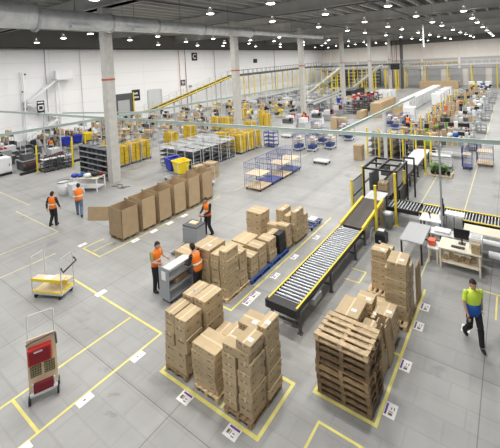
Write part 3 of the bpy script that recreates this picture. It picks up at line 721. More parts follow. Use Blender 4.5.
# silver wrapping machine
t = thing('wrapping_machine', 'long silver machine with beige top and white rollers by the cross conveyor', 'machine', (.1, 15.2, 0))
MB().b2(-1.9, 2.6, -.35, .45, .35, .75).build('housing', 'lgrey', t); MB().box((.35, .15, .92), (4.5, .6, .05), rx=R(4)).build('top_panel', 'beige', t)
MB().b2(-1.9, 2.6, -.05, .4, .75, .89).build('upper_cover', 'lgrey', t)
MB().tube([(-1.85, -.45, .80), (2.5, -.45, .80)], .09, 14).build('roller', 'white', t)
MB().tube([(-1.0, -.65, .45), (2.5, -.65, .45)], .13, 14).build('roller', 'white', t)
for x in (-1.7, .1, 1.9):
    for y in (-.3, .4): MB().bar((x, y, 0), (x, y, .35), .08).build('leg', 'lgrey', t)
MB().b2(-.15, 0, -.75, -.35, .0, .95).build('end_bracket', 'steel', t)
# waste bin + printer on the floor
t = thing('waste_bin', 'tall grey waste bin between the yellow posts', 'waste bin', (-5.02, 16.0 - .25, 0)); MB().lathe([(0, 0), (.17, 0), (.22, .64), (.24, .66), (.24, .72), (.20, .72), (.16, .1)], n=4 * 5).build('body', 'grey', t); MB().box((0, 0, .72), (.30, .30, .03)).build('lid', 'lgrey', t)
tag(MB().box((0, 0, .5), (.04, .5, 1.0)).box((.02, .28, .45), (.04, .06, .9)).build('cardboard_sheet', 'card', loc=(-5.36, 15.9, 0)), 'brown cardboard sheet standing between belt and waste bin', 'cardboard sheet')
t = thing('floor_printer', 'black boxy printer on the floor with white paper on top', 'printer', (-4.9, 14.35, 0)); MB().b2(-.22, .22, -.22, .22, .02, .40).build('body', 'black', t); MB().b2(-.16, .16, -.12, .2, .40, .52).build('top_cover', 'dgrey', t); MB().box((-.02, .03, .53), (.26, .2, .02)).build('paper_stack', 'paper', t); MB().b2(-.06, .04, -.225, -.22, .1, .18).build('label_plate', 'paper', t)

# ------------------------------------------------------------------ trolleys
def caster(parent, x, y, r=.06):
    m = MB(); m.tube([(x - .018, y, r), (x + .018, y, r)], r, 12); m.build('wheel', 'rubber', parent)
def casters(parent, sx, sy, r=.06):
    key = ('whl', r)
    if key not in CACHE: CACHE[key] = MB().tube([(-.02, 0, r), (.02, 0, r)], r, 12).mesh('wheel', 'rubber')
    for x in (-sx, sx):
        for y in (-sy, sy):
            o = bpy.data.objects.new('wheel', CACHE[key]); C.objects.link(o); o.parent = parent; o.location = (x, y, 0)

# yellow/wood platform trolley
t = thing('platform_trolley', 'wooden two-deck platform trolley with steel end frames on the open floor', 'trolley', (-14.13, 5.42, 0), R(23))
casters(t, .5, .24, .075)
MB().b2(-.62, .62, -.31, .31, .16, .22).build('base_frame', 'lgrey', t); MB().b2(-.60, .60, -.30, .30, .22, .26).build('lower_deck', 'yellow', t)['label'] = 'yellowish lower deck'
MB().b2(-.52, .5, -.26, .28, .262, .275).build('deck_board', 'ply', t)
MB().b2(-.62, .60, -.30, .0, .66, .69).b2(-.62, .6, -.31, -.28, .62, .72, mi=1).build('upper_shelf', ['ply', 'yellow'], t)
MB().b2(-.15, .60, .0, .30, .5, .53).b2(-.15, .6, -.01, .02, .36, .54, mi=1).build('back_shelf', ['ply', 'yellow'], t)
for x in (-.61, .61):
    MB().tube([(x, -.28, .2), (x, -.28, 1.42), (x, -.24, 1.46), (x, .24, 1.46), (x, .28, 1.42), (x, .28, .2)], .018, 8).build('end_frame', 'lgrey', t)
MB().tube([(.64, -.28, 1.15), (.74, -.3, 1.02), (.74, .3, 1.12), (.64, .28, 1.25)], .028, 8).build('handle', 'black', t)
tag(MB().box((0, 0, .004), (.30, .22, .006)).build('paper_sheet', 'paper', loc=(-14.1, 5.30, .69), rz=R(20)), 'white sheet on the upper shelf of the wooden trolley', 'paper')
# upright trolley with red crate
t = thing('upright_trolley', 'tall wooden board trolley with folded red crate parked by the yellow line', 'trolley', (-9.98, 3.48, 0), R(65))
casters(t, .29, .14, .10)
MB().b2(-.28, .28, -.18, .18, .17, .22).build('base_frame', 'lgrey', t); MB().b2(-.2, .2, -.16, -.06, .22, .42).build('lower_crate', 'maroon', t)
o = MB().box((0, 0, .65), (.60, .03, 1.30)).build('back_board', 'ply', t, loc=(0, -.03, .22)); 
MB().tube([(-.27, .05, .2), (-.27, .05, 2.03), (-.24, .05, 2.06), (.24, .05, 2.06), (.27, .05, 2.03), (.27, .05, .2)], .016, 8).build('end_frame', 'lgrey', t)
for x in (-.14, .14):
    m = MB(); m.b2(x - .11, x + .11, -.06, -.045, .58, .86)
    for k in range(5): m.b2(x - .11 + k * .05, x - .10 + k * .05, -.068, -.06, .58, .86, mi=1); m.b2(x - .11, x + .11, -.068, -.06, .58 + k * .06, .59 + k * .06, mi=1)
    m.build('wire_pocket', ['pocket', 'belt'], t)
MB().tube([(-.3, -.08, 1.42), (-.2, -.1, 1.47), (.22, -.1, 1.52), (.3, -.08, 1.50), (.31, -.05, 1.2)], .02, 8).build('strap', 'dgrey', t)
m = MB(); m.b2(-.27, .20, -.20, -.055, .96, 1.33)
for k in range(7): m.b2(-.24, .17, -.21, -.2, .99 + k * .045, 1.01 + k * .045, mi=1)
m.b2(-.14, .03, -.212, -.2, 1.24, 1.28, mi=2)
o = m.build('folded_crate', ['red', 'maroon', 'lgrey'])
o.location = (-9.98, 3.48, 0); o.rotation_euler.z = R(65); tag(o, 'folded red plastic crate strapped to the tall wooden trolley', 'crate')
for x in (-.22, .22): MB().tube([(x, -.06, .18), (x, -.09, .42)], .022, 6).build('hook', 'white', t)
# grey shelf trolley between the two men
t = thing('shelf_trolley', 'grey steel shelf trolley between the two men in orange vests', 'trolley', (-10.08, 7.66, 0), R(90))
casters(t, .42, .18, .06)
MB().b2(-.52, -.49, -.26, .26, .12, 1.22).build('end_panel', 'grey', t); MB().b2(.47, .50, -.30, .30, .12, 1.05).build('end_panel', 'grey', t)
for z in (.15, .5, .85): MB().b2(-.49, .47, -.28, .28, z, z + .03).b2(-.49, .47, -.3, -.28, z, z + .07).build('shelf', 'grey', t)
MB().box((0, -.05, 1.16), (.98, .5, .03), rx=R(-10)).build('top_shelf', 'lgrey', t); MB().box((-.524, 0, .95), (.006, .22, .3)).build('label_sheet', 'paper', t)
carton(-10.08, 7.7, .532, .4, .5, .2, 4, 'small brown carton inside the grey shelf trolley', m='card2', detail=False)
# grey bin pallet truck
t = thing('pallet_truck', 'electric pallet truck with grey body and two forks', 'pallet truck', (-12.2, 10.35, 0), R(6))
MB().b2(-.40, .40, -.25, .32, .10, .86).b2(-.42, .42, -.27, -.25, .15, .8).build('body', 'grey', t)
MB().b2(-.41, .41, -.26, .33, .86, .92).b2(-.2, .2, -.1, .15, .92, .98, mi=1).build('top_cover', ['dgrey', 'ply'], t)
for x in (-.2, .2): MB().b2(x - .08, x + .08, -1.15, -.25, .06, .12).build('fork', 'dgrey', t); 
MB().tube([(.0, .35, .5), (.0, .55, 1.0)], .03, 8).build('tiller', 'dgrey', t); MB().tube([(-.17, .55, 1.02), (.17, .55, 1.02)], .025, 8).build('handle', 'black', t)
casters(t, .28, .1, .08)

# steel-blue roll cages
def cage_maker(base, wire='bluem', shelf=True, sy=1.1, sx=.85, h=1.72, load=None):
    def mk():
        t = root('roll_cage'); casters(t, sx / 2 - .08, sy / 2 - .1, .07)
        MB().b2(-sx / 2, sx / 2, -sy / 2, sy / 2, .15, .21).build('base_deck', base, t)
        for s in (-1, 1):
            m = MB(); y = s * sy / 2
            m.tube([(-sx / 2, y, .2), (-sx / 2, y, h), (sx / 2, y, h), (sx / 2, y, .2)], .018, 6)
            for k in range(1, 8): x = -sx / 2 + k * sx / 8; m.tube([(x, y, .2), (x, y, h)], .007, 4)
            for z in (.6, 1.0, 1.4): m.tube([(-sx / 2, y, z), (sx / 2, y, z)], .009, 4)
            m.build('side_wall', wire, t)
        m = MB(); m.tube([(-sx / 2, -sy / 2, h), (-sx / 2, sy / 2, h)], .015, 6)
        for k in range(1, 10): y = -sy / 2 + k * sy / 10; m.tube([(-sx / 2, y, .2), (-sx / 2, y, h)], .007, 4)
        for z in (.6, 1.0, 1.4): m.tube([(-sx / 2, -sy / 2, z), (-sx / 2, sy / 2, z)], .009, 4)
        m.build('back_wall', wire, t)
        if shelf: MB().b2(-sx / 2 + .02, sx / 2 - .02, -sy / 2 + .02, sy / 2 - .02, .98, 1.01).build('shelf', 'ply', t)
        return t
    return mk
for k, (y, b, sh, w) in enumerate([(17.2, 'ply', True, 'nearest blue roll cage of the nested four, wooden base'), (18.45, 'bluem', False, 'second blue roll cage, dark blue base, no shelf'), (19.7, 'ply', True, 'third blue roll cage of the nested four, wooden shelf'), (20.95, 'bluem', True, 'farthest blue roll cage of the nested four')]):
    inst(('cage', b, sh, 1.2), cage_maker(b, shelf=sh, sy=1.2, sx=1.25), w, 'roll cage', (-13.85, y, 0), 0, 'blue roll cages in the open aisle')
tag(MB().box((0, 0, .1), (.16, .1, .2)).build('red_tag_holder', 'maroon', loc=(-13.9, 17.85, 1.5)), 'small dark red holder clipped on the near roll cages', 'tag') if False else None
# red/blue cart right
inst(('cage', 'bluem', True, .8), cage_maker('bluem', shelf=True, sy=.8, sx=.6, h=1.5), 'solid blue narrow roll cage beside the packing benches', 'roll cage', (-2.75, 26.6, 0), 0)
inst(('cage', 'ply', True, .9), cage_maker('ply', 'bluem', shelf=True, sy=1.0, sx=1.0, h=1.5), 'open blue wire roll cage at the end of the packing benches', 'roll cage', (-1.75, 27.9, 0), 0)

# low platform carts
def flatcart_maker(deck='lgrey', fr='lgrey'):
    def mk():
        t = root('flat_cart'); casters(t, .3, .5, .08); MB().b2(-.4, .4, -.62, .62, .17, .24).build('deck', deck, t)
        MB().tube([(-.38, .6, .2), (-.38, .6, .95), (.38, .6, .95), (.38, .6, .2)], .02, 6).build('handle', fr, t); MB().tube([(-.38, -.6, .2), (-.38, -.6, .6), (.38, -.6, .6), (.38, -.6, .2)], .015, 6).build('end_frame', fr, t); return t
    return mk
inst('fc1', flatcart_maker(), 'grey flat cart beside the far end of the roll cages', 'cart', (-12.55, 23.6, 0), R(90))
inst('fc1', flatcart_maker(), 'grey flat cart alone further down the aisle', 'cart', (-20.2, 30.4, 0), R(80))
inst('fc1', flatcart_maker(), 'grey flat cart behind the lone aisle cart', 'cart', (-13.0, 28.4, 0), R(90)) if False else None
t = thing('blue_dolly', 'empty low blue steel dolly at the end of the middle zone', 'dolly', (-8.35, 14.25, 0)); casters(t, .28, .4, .06)
m = MB(); m.b2(-.35, -.29, -.55, .55, .13, .19); m.b2(.29, .35, -.55, .55, .13, .19)
for k in range(5): m.b2(-.35, .35, -.55 + k * .26, -.49 + k * .26, .13, .19)
m.build('frame', 'bluem', t); 
carton(-8.35, 14.45, .192, .4, .4, .1, 0, 'flat white board on the blue dolly', detail=False, m='white', name='flat_board') 

# wheeled bins (blue, yellow)
def bin_maker(m):
    def mk():
        t = root('wheeled_bin'); b = MB()
        pr = [(.30, .26, .05), (.40, .34, .75)]
        th = .02
        lo, hi = pr; vs = []
        for (a, bb, z) in pr + [(.37, .31, .75), (.28, .24, .10)]: vs += [(-a, -bb, z), (a, -bb, z), (a, bb, z), (-a, bb, z)]
        fs = [(0, 3, 2, 1)] + [(i * 4 + k, i * 4 + (k + 1) % 4, (i + 1) * 4 + (k + 1) % 4, (i + 1) * 4 + k) for i in range(3) for k in range(4)] + [(12, 13, 14, 15)]
        b.add(vs, fs); b.build('bin_body', m, t)
        r = MB(); r.b2(-.44, .44, -.38, -.33, .70, .77); r.b2(-.44, .44, .33, .38, .70, .77); r.b2(-.44, -.39, -.38, .38, .70, .77); r.b2(.39, .44, -.38, .38, .70, .77); r.build('rim', m, t)
        casters(t, .22, .18, .05); return t
    return mk
t = thing('bin_trolley', 'steel frame trolley carrying the blue and the yellow bin', 'trolley', (-19.9, 15.75, 0), R(-12)); casters(t, .95, .45, .08)
MB().b2(-1.1, 1.1, -.55, .55, .17, .24).build('base_deck', 'lgrey', t); MB().b2(-1.1, 1.1, -.5, .5, .62, .66).build('shelf', 'grey', t)
for x in (-1.08, 1.08):
    MB().tube([(x, -.52, .2), (x, -.52, 1.55), (x, .52, 1.55), (x, .52, .2)], .022, 6).build('end_frame', 'lgrey', t)
inst('binb', bin_maker('blue'), 'deep blue plastic bin on the frame trolley', 'bin', (-20.55, 15.88, .662), R(-12)).scale = (1.2, 1.25, 1.2)
inst('biny', bin_maker('ytote'), 'bright yellow plastic bin on the frame trolley', 'bin', (-19.35, 15.62, .662), R(-12)).scale = (1.2, 1.25, 1.2)
t = thing('carton_trolley', 'low steel trolley loaded with brown cartons behind the last open container', 'trolley', (-17.75, 15.95, 0), R(-8)); casters(t, .7, .35, .08); MB().b2(-.9, .9, -.5, .5, .17, .24).build('base_deck', 'lgrey', t)
for x in (-.88, .88): MB().tube([(x, -.48, .2), (x, -.48, 1.3), (x, .48, 1.3), (x, .48, .2)], .02, 6).build('end_frame', 'lgrey', t)
stack('on the low steel trolley', [(-18.45, -17.75, 15.7, 16.4, .24, [.5, .5], 'outer'), (-17.7, -17.05, 15.55, 16.2, .24, [.45], 'inner')], jit=.3, m='card2')
stack('on the floor behind the yellow bin', [(-18.7, -17.8, 16.9, 17.7, 0, [.55, .55], 'back')], jit=.3, m='card2')

# wire shelf carts
def wire_maker(m='lgrey', levels=5, sx=1.9, sy=.72, h=1.75):
    def mk():
        t = root('wire_cart'); casters(t, sx / 2 - .1, sy / 2 - .1, .06)
        f = MB()
        for x in (-sx / 2, 0, sx / 2):
            for y in (-sy / 2, sy / 2): f.b2(x - .02, x + .02, y - .02, y + .02, .12, h)
        for y in (-sy / 2, sy / 2): f.b2(-sx / 2, sx / 2, y - .02, y + .02, h - .04, h); f.b2(-sx / 2, sx / 2, y - .02, y + .02, .12, .17)
        for x in (-sx / 2, sx / 2): f.b2(x - .02, x + .02, -sy / 2, sy / 2, h - .04, h)
        f.build('frame', m, t)
        for l in range(levels):
            z = .2 + l * (h - .4) / (levels - 1); s = MB()
            for k in range(6): y = -sy / 2 + .03 + k * (sy - .06) / 5; s.b2(-sx / 2, sx / 2, y - .008, y + .008, z, z + .012)
            for x in (-sx / 2, sx / 2): s.b2(x - .015, x + .015, -sy / 2, sy / 2, z, z + .07)
            s.b2(-sx / 2 + .02, sx / 2 - .02, -sy / 2 + .02, sy / 2 - .02, z - .006, z)
            s.build('shelf', 'dgrey' if l < levels - 1 and m == 'lgrey' else m, t)
        return t
    return mk
def tote_mesh():
    if 'tote' not in CACHE:
        m = MB(); sx, sy, h = .6, .4, .235
        vs = []
        for (a, b, z) in [(.25, .155, 0), (.27, .175, h), (.26, .165, h), (.24, .145, .02)]: vs += [(-a, -b, z), (a, -b, z), (a, b, z), (-a, b, z)]
        m.add(vs, [(0, 3, 2, 1)] + [(i * 4 + k, i * 4 + (k + 1) % 4, (i + 1) * 4 + (k + 1) % 4, (i + 1) * 4 + k) for i in range(3) for k in range(4)] + [(12, 13, 14, 15)])
        m.b2(-.3, .3, -.2, -.185, h - .03, h); m.b2(-.3, .3, .185, .2, h - .03, h); m.b2(-.3, -.285, -.2, .2, h - .03, h); m.b2(.285, .3, -.2, .2, h - .03, h)
        CACHE['tote'] = m.mesh('plastic_tote', 'golden')
    return CACHE['tote']
TOTE_N = [0]; TOTE_REST = MB()
def tote(x, y, z, label, group, rz=0):
    TOTE_N[0] += 1
    if TOTE_N[0] > 288:
        me = tote_mesh(); TOTE_REST.add([v.co + V((x, y, z)) for v in me.vertices], [list(p.vertices) for p in me.polygons]); return
    o = bpy.data.objects.new('plastic_tote', tote_mesh()); C.objects.link(o); o.location = (x, y, z); o.rotation_euler.z = rz
    tag(o, label, 'tote', group)
def tote_cart(x, y, where, n=6, nx=2, ny=2, group=None):
    """dolly with stacks of yellow totes between steel uprights"""
    sx, sy = nx * .62 + .06, ny * .42 + .06
    def mk():
        t = root('tote_cart'); casters(t, sx / 2 - .08, sy / 2 - .08, .06); MB().b2(-sx / 2, sx / 2, -sy / 2, sy / 2, .13, .18).build('base_deck', 'grey', t)
        for s in (-1, 1): MB().tube([(s * sx / 2, -sy / 2, .18), (s * sx / 2, -sy / 2, 1.75), (s * sx / 2, sy / 2, 1.75), (s * sx / 2, sy / 2, .18)], .03, 6).build('end_frame', 'lgrey', t)
        return t
    inst(('tc', nx, ny), mk, f'wheeled steel tote cart {where}', 'cart', (x, y, 0), 0, 'tote carts')
    for i in range(nx):
        for j in range(ny):
            for k in range(n): tote(x - (nx - 1) * .31 + i * .62, y - (ny - 1) * .21 + j * .42, .182 + k * .25, f'yellow plastic tote stacked on the cart {where}', f'yellow totes {where}')

for r in range(2):
    for k in range(5):
        inst('wc', wire_maker(), f'grey wire shelf cart, {ORD[k]} from the bins in the {["outer", "inner"][r]} line', 'cart', (-21.2 - r * 2.1, 17.9 + k * .98, 0), 0, 'wire shelf carts')
TC = [(-20.9, 23.4, 'ending the wire cart line'), (-20.9, 24.5, 'second behind the wire carts'), (-20.9, 25.6, 'third behind the wire carts'), (-22.9, 23.6, 'inner side behind the wire carts'), (-22.9, 25.0, 'inner back behind the wire carts'),
      (-27.7, 16.2, 'nearest the first column'), (-27.8, 17.3, 'in the middle of the column trio'), (-27.9, 18.4, 'farthest of the column trio'), (-28.2, 21.8, 'standing alone beyond the column trio'),
      (-29.2, 25.0, 'before the second column'), (-30.7, 30.6, 'near the inclined conveyor'), (-29.0, 30.6, 'near the inclined conveyor, column side'), (-28.0, 36.4, 'in the second bay by the machines'), (-25.9, 34.2, 'in the second bay close to the column line'), (-32.5, 37.5, 'deep in the second bay'), (-24.4, 29.3, 'just past the second column')]
for x, y, w in TC: tote_cart(x, y, w)
tag(TOTE_REST.build('plastic_tote', 'golden'), 'yellow plastic totes stacked on the farthest carts', 'tote', kind='stuff')
# grey/blue item carts past the yellow totes
inst('bc', wire_maker('bluem', 4, 1.1, .8, 1.5), 'blue framed shelf cart at the end of the tote line', 'cart', (-19.4, 26.4, 0), 0)

# bagged small-item carts (blue) in centre background
BC = [(-16.3, 26.4), (-15.0, 26.6), (-13.9, 27.9), (-15.4, 29.3), (-13.6, 31.5), (-14.9, 33.2), (-10.9, 38.2), (-9.6, 38.6), (-12.0, 39.8), (-10.5, 40.6), (-17.8, 32.6)]
for k, (x, y) in enumerate(BC):
    inst('cageL', cage_maker('lgrey', 'bluem', True, 1.0, .8, 1.45), f'loaded blue wire cage cart, {ORD[k]} counting away from the open aisle', 'roll cage', (x, y, 0), R(rnd.uniform(-8, 8)), 'loaded cage carts')
    for j in range(3):
        def mkbag():
            m = MB(); m.ell((0, 0, .165), (.26, .33, .145), 10, 6, f=lambda p, q: q * (1 + .08 * sin(7 * p.x + 5 * p.y))); return m.build('filled_bag', 'bag')
        b = inst('bag' if j else 'bagb', mkbag if j else (lambda: MB().b2(-.28, .28, -.36, .36, 0, .3).b2(-.3, .3, -.38, .38, .27, .3).build('storage_tub', 'tub')), f'{"clear filled bag" if j else "blue storage tub"} {["low", "in the middle", "high"][j]} in the {ORD[k]} loaded cage cart', 'bag' if j else 'tub', (x, y, [.21, .68, 1.02][j] if j != 1 else .62), R(0), 'loads of the cage carts')

# plants
t = thing('plant_tray', 'wooden pallet tray holding dark pots and leafy plants', 'tray', (-4.1, 24.4, 0)); MB().b2(-.7, .7, -.5, .5, .02, .12).build('tray', 'ply', t)
for k in range(7):
    t = thing('potted_plant', f'leafy potted plant, {ORD[k]} on the wooden tray by the yellow posts', 'plant', (-4.6 + (k % 4) * .33, 24.15 + (k // 4) * .45, .12), 0, 'potted plants on the tray')
    MB().lathe([(0, 0), (.09, 0), (.12, .2), (.10, .2)], n=10).build('pot', 'black', t); m = MB()
    for j in range(60):
        a = rnd.uniform(0, 6.28); r = rnd.uniform(.03, .26); z = .22 + rnd.uniform(0, .34); c = V((r * cos(a), r * sin(a), z)); d = V((cos(a), sin(a), rnd.uniform(-.2, .6))).normalized() * .15; s = V((-sin(a), cos(a), 0)) * .06
        m.add([c - d * .3, c + s + d * .3 + V((0, 0, .008)), c + d, c - s + d * .3, c + d * .3 - V((0, 0, .008))], [(0, 1, 2, 3), (0, 3, 2, 4), (0, 4, 2, 1)])
    m.build('foliage', 'leaf' if k % 2 else 'leaf2', t)

# ------------------------------------------------------------------ left side: cabinet, machines, carts, black shelves, table
t = thing('white_cabinet', 'long white metal cabinet with panel doors at the far edge of the machine line', 'cabinet', (-34.3, 6.5, 0))
MB().b2(-1.1, 0, -1.5, 4.3, .22, 1.40).build('body', 'white', t)
for k in range(5):
    d = MB().b2(0, .03, -1.45 + k * 1.15, -.35 + k * 1.15, .27, 1.35).build('door', 'white', t); MB().b2(.03, .06, -.5 + k * 1.15, -.46 + k * 1.15, .7, .9).build('handle', 'dgrey', d)
MB().b2(-1.0, -.05, -1.5, 4.3, 0, .22).build('plinth', 'black', t)
def machine_maker(a, b, c):
    def mk():
        t = root('packing_machine'); MB().b2(-.7, .7, -.5, .5, .05, .85).build('base', a, t); MB().b2(-.6, .3, -.35, .4, .85, 1.35).build('housing', b, t); MB().b2(.32, .62, -.3, .1, .85, 1.5).build('control_panel', c, t)
        MB().b2(.34, .60, -.31, -.3, 1.15, 1.42).build('screen', 'screen', t); MB().tube([(-.5, .2, 1.35), (-.5, .2, 1.9)], .03, 6).build('pole', 'lgrey', t); MB().b2(-.75, .75, -.55, .55, .80, .85).build('worktop', 'lgrey', t); return t
    return mk
MCH = [(-34.8, 12.0, 'dgrey', 'dgrey', 'black'), (-34.6, 14.0, 'dgrey', 'lgrey', 'black'), (-36.6, 12.8, 'dgrey', 'dgrey', 'black'), (-36.4, 10.6, 'black', 'grey', 'black'), (-38.4, 11.6, 'dgrey', 'grey', 'red'), (-38.4, 13.4, 'dgrey', 'dgrey', 'black'), (-40.4, 12.6, 'dgrey', 'lgrey', 'black'), (-36.4, 8.6, 'dgrey', 'dgrey', 'black'), (-40.3, 10.6, 'black', 'dgrey', 'black'), (-38.2, 9.6, 'dgrey', 'black', 'dgrey'), (-40.6, 14.6, 'dgrey', 'grey', 'black'), (-42.4, 13.4, 'dgrey', 'dgrey', 'black')]
for k, (x, y, a, b, c) in enumerate(MCH):
    inst(('mc', a, b, c), machine_maker(a, b, c), f'dark packing machine by the white cabinet, {ORD[k]} of its cluster', 'machine', (x, y, 0), R(rnd.choice((0, 90, 180))), 'dark machines by the white cabinet')
t = thing('sloped_chute', 'dark sloping chute conveyor beside the white cabinet', 'conveyor', (-33.6, 12.6, 0)); MB().bar((-.1, -1.2, .5), (.1, 1.6, 1.0), .7, .12).build('chute_bed', 'belt', t); MB().bar((.2, -1.2, .62), (.4, 1.6, 1.12), .05, .12).build('side_rail', 'maroon', t)
for (x, y) in ((0, -1.0), (0, .2), (0, 1.3)): MB().bar((x, y, 0), (x, y, .5), .08).build('leg', 'dgrey', t)
t = thing('floor_pedestal', 'dark plinth running along the aisle edge of the machine line', 'plinth', (-33.05, 13.0, 0)); MB().bar((0, -2.1, .08), (0, 3.2, .08), .3, .16).build('kerb', 'black', t)
for k, (x, y, h, w) in enumerate([(-32.75, 12.0, 2.2, 'yellow post at the near end of the small dark carts'), (-31.5, 14.15, 2.2, 'yellow post at the far end of the small dark carts'), (-34.2, 15.4, 2.1, 'yellow post behind the small dark carts'), (-33.8, 16.4, 2.1, 'yellow post under the yellow tub'), (-30.2, 16.2, 1.9, 'yellow post by the pale desk')]):
    tag(MB().b2(-.05, .05, -.05, .05, 0, h).box((0, 0, .01), (.2, .2, .02)).build('safety_post', 'yellow', loc=(x, y, 0)), w, 'post')
for k in range(4):
    def mkfc():
        t = root('folding_cart'); casters(t, .35, .18, .06); MB().b2(-.4, .4, -.24, .24, .14, .18).build('base', 'dgrey', t)
        for s in (-1, 1): MB().b2(s * .38 - .02, s * .38 + .02, -.23, -.19, .18, 1.2).b2(s * .38 - .02, s * .38 + .02, .19, .23, .18, 1.2).b2(s * .38 - .02, s * .38 + .02, -.19, .19, 1.15, 1.2).build('end_frame', 'dgrey', t)
        for z in (.6, 1.0): MB().b2(-.36, .36, -.24, .24, z, z + .03).build('shelf', 'black' if z < .9 else 'lgrey', t)
        return t
    inst('foldc', mkfc, f'small dark shelf cart on casters, {ORD[k]} from the yellow post', 'cart', (-32.2 + k * .08, 12.35 + k * .55 + (k > 1) * .05, 0), R(0), 'small dark shelf carts')
inst('binb', None, 'blue tub on the raised bench behind the small dark carts, nearer the cabinet', 'bin', (-35.9, 15.6, 1.102)); inst('binb', None, 'blue tub on the raised bench beside the yellow tub', 'bin', (-36.0, 16.7, 1.102)); inst('biny', None, 'yellow tub on the raised bench behind the small dark carts', 'bin', (-36.1, 17.8, 1.102))
table((-36.0, 16.7, 0), 1.0, 3.6, 1.1, 'long dark bench carrying the blue and yellow tubs', 'dgrey', 'dgrey')
table((-30.9, 15.6, 0), 1.5, .8, .95, 'pale wooden desk beside the black shelves', 'ply', 'lgrey'); table((-32.2, 17.2, 0), 2.2, .8, .95, 'pale wooden bench behind the tub bench', 'ply', 'lgrey')
# black shelving unit
t = thing('shelving_unit', 'dark grey open shelving unit standing at the first column', 'shelf', (-26.7, 13.75, 0))
for x in (-1.95, -.65, .65, 1.95): MB().b2(x - .03, x + .03, -.35, .35, 0, 2.3).build('upright', 'dgrey', t)
for k in range(6): MB().b2(-1.95, 1.95, -.35, .35, .12 + k * .42, .16 + k * .42).b2(-1.95, 1.95, -.36, -.34, .12 + k * .42, .22 + k * .42, mi=1).build('shelf', ['dgrey', 'grey'], t)
for k in range(30):
    z = .16 + (k % 5) * .42; x = -1.65 + (k // 5) * .66
    tag(MB().box((0, 0, .10), (.36, .44, .2), taper=.9).build('storage_bin', rnd.choice(['black', 'dgrey', 'black', 'maroon' if k > 24 else 'dgrey']), loc=(-26.7 + x, 13.73, z + .001)), f'dark storage bin on the {["bottom", "second", "third", "fourth", "top"][k % 5]} level, {ORD[k // 5]} bay of the dark shelves', 'bin', 'dark bins on the shelves')
# stuff table beside walkers
table((-24.3, 11.8, 0), 2.0, .9, .9, 'white framed table heaped with bags in front of the dark shelves', 'beige', 'white', rz=25, shelf=True)
for k, (dx, dy, m_, s) in enumerate([(-.7, -.2, 'blue', .25), (-.4, -.1, 'navy', .22), (0, .1, 'black', .3), (.4, .1, 'black', .28), (.6, .3, 'maroon', .2), (.2, -.2, 'bag', .28), (-.1, .25, 'dgrey', .26)]):
    m = MB().ell((0, 0, s * .5), (s, s * .8, s * .55), 10, 7, f=lambda p, q: q * (1 + .13 * sin(6 * p.x + 9 * p.z)))
    tag(m.build('fabric_bag', m_, loc=(-24.3 + dx, 11.8 + dy + dx * .45, .9)), ['bright blue bag at the walker end of the heaped table', 'dark blue bag on the heaped table', 'black bag in the middle of the heaped table', 'black bag toward the column end of the heaped table', 'dark red bag on the heaped table', 'clear white bag at the front of the heaped table', 'dark grey bag at the back of the heaped table'][k], 'bag')
t = thing('white_bin', 'white waste bin with grey rim behind the striding worker', 'waste bin', (-24.9, 10.55, 0)); MB().lathe([(0, 0), (.32, 0), (.36, .85), (.33, .85), (.3, .05)], n=18).build('body', 'white', t); MB().lathe([(.36, .82), (.39, .83), (.39, .9), (.34, .9)], n=18).build('rim', 'grey', t)
t = thing('white_bin', 'white plastic bin under the blue bag', 'waste bin', (-24.0, 10.75, 0)); MB().box((0, 0, .4), (.6, .5, .78), taper=.85).build('body', 'white', t); MB().box((0, 0, .8), (.64, .54, .04)).build('rim', 'lgrey', t)
for k in range(3): tag(MB().tube([(0, 0, .02), (.5, .1, .02), (.9, -.1 * k, .02), (1.3, .15, .02)], .02, 5).build('floor_cable', ['maroon', 'grey', 'dgrey'][k], loc=(-23.4, 12.9 + k * .2, 0)), ['dark red', 'grey', 'black'][k] + ' cable lying on the floor by the first column', 'cable')

def truss(name, label, p, q, w=1.2, belt='belt', side='yellow', posts=(), ph=.32, rails=True, postm='yellow', guard='lgrey'):
    t = thing(name, label, 'elevated conveyor'); p, q = V(p), V(q)
    MB().bar(p, q, w, .18).build('belt_bed', belt, t)
    d = (q - p).normalized(); s = V((-d.y, d.x, 0)).normalized() * (w / 2 + .05)
    for k in (-1, 1):
        MB().bar(p + s * k + V((0, 0, .12)), q + s * k + V((0, 0, .12)), .08, ph).build('side_panel', side, t)
        if rails:
            g = MB(); g.bar(p + s * k + V((0, 0, 1.1)), q + s * k + V((0, 0, 1.1)), .05); n = int((q - p).length / 1.5)
            for i in range(n + 1): c = p.lerp(q, i / n) + s * k; g.bar(c, c + V((0, 0, 1.1)), .05)
            g.build('guard_rail', guard, t)
    for u in posts:
        c = p.lerp(q, u)
        for k in (-1, 1): MB().bar(V((c.x, c.y, 0)) + s * k, c + s * k, .15).build('support_post', postm, t)
    return t
# ------------------------------------------------------------------ background benches, cartons, racks
def bench_maker(top='ply', fr='lgrey'):
    def mk():
        t = root('packing_bench'); MB().b2(-.9, .9, -.4, .4, .86, .90).build('tabletop', top, t)
        for x in (-.86, .86):
            for y in (-.36, .36): MB().b2(x - .025, x + .025, y - .025, y + .025, 0, .86 if y < 0 else 1.9).build('leg', fr, t)
        MB().b2(-.88, .88, .12, .38, 1.45, 1.48).build('upper_shelf', top, t); MB().b2(-.88, .88, -.36, .36, .25, .28).build('under_shelf', fr, t); return t
    return mk
def rack_maker(m1, levels=4):
    def mk():
        t = root('parts_rack'); f = MB()
        for x in (-.7, .7):
            for y in (-.3, .3): f.b2(x - .02, x + .02, y - .02, y + .02, 0, 1.9)
        f.build('frame', 'lgrey', t)
        for l in range(levels): MB().b2(-.7, .7, -.3, .3, .2 + l * .5, .23 + l * .5).build('shelf', m1, t)
        return t
    return mk
SMALL = {}
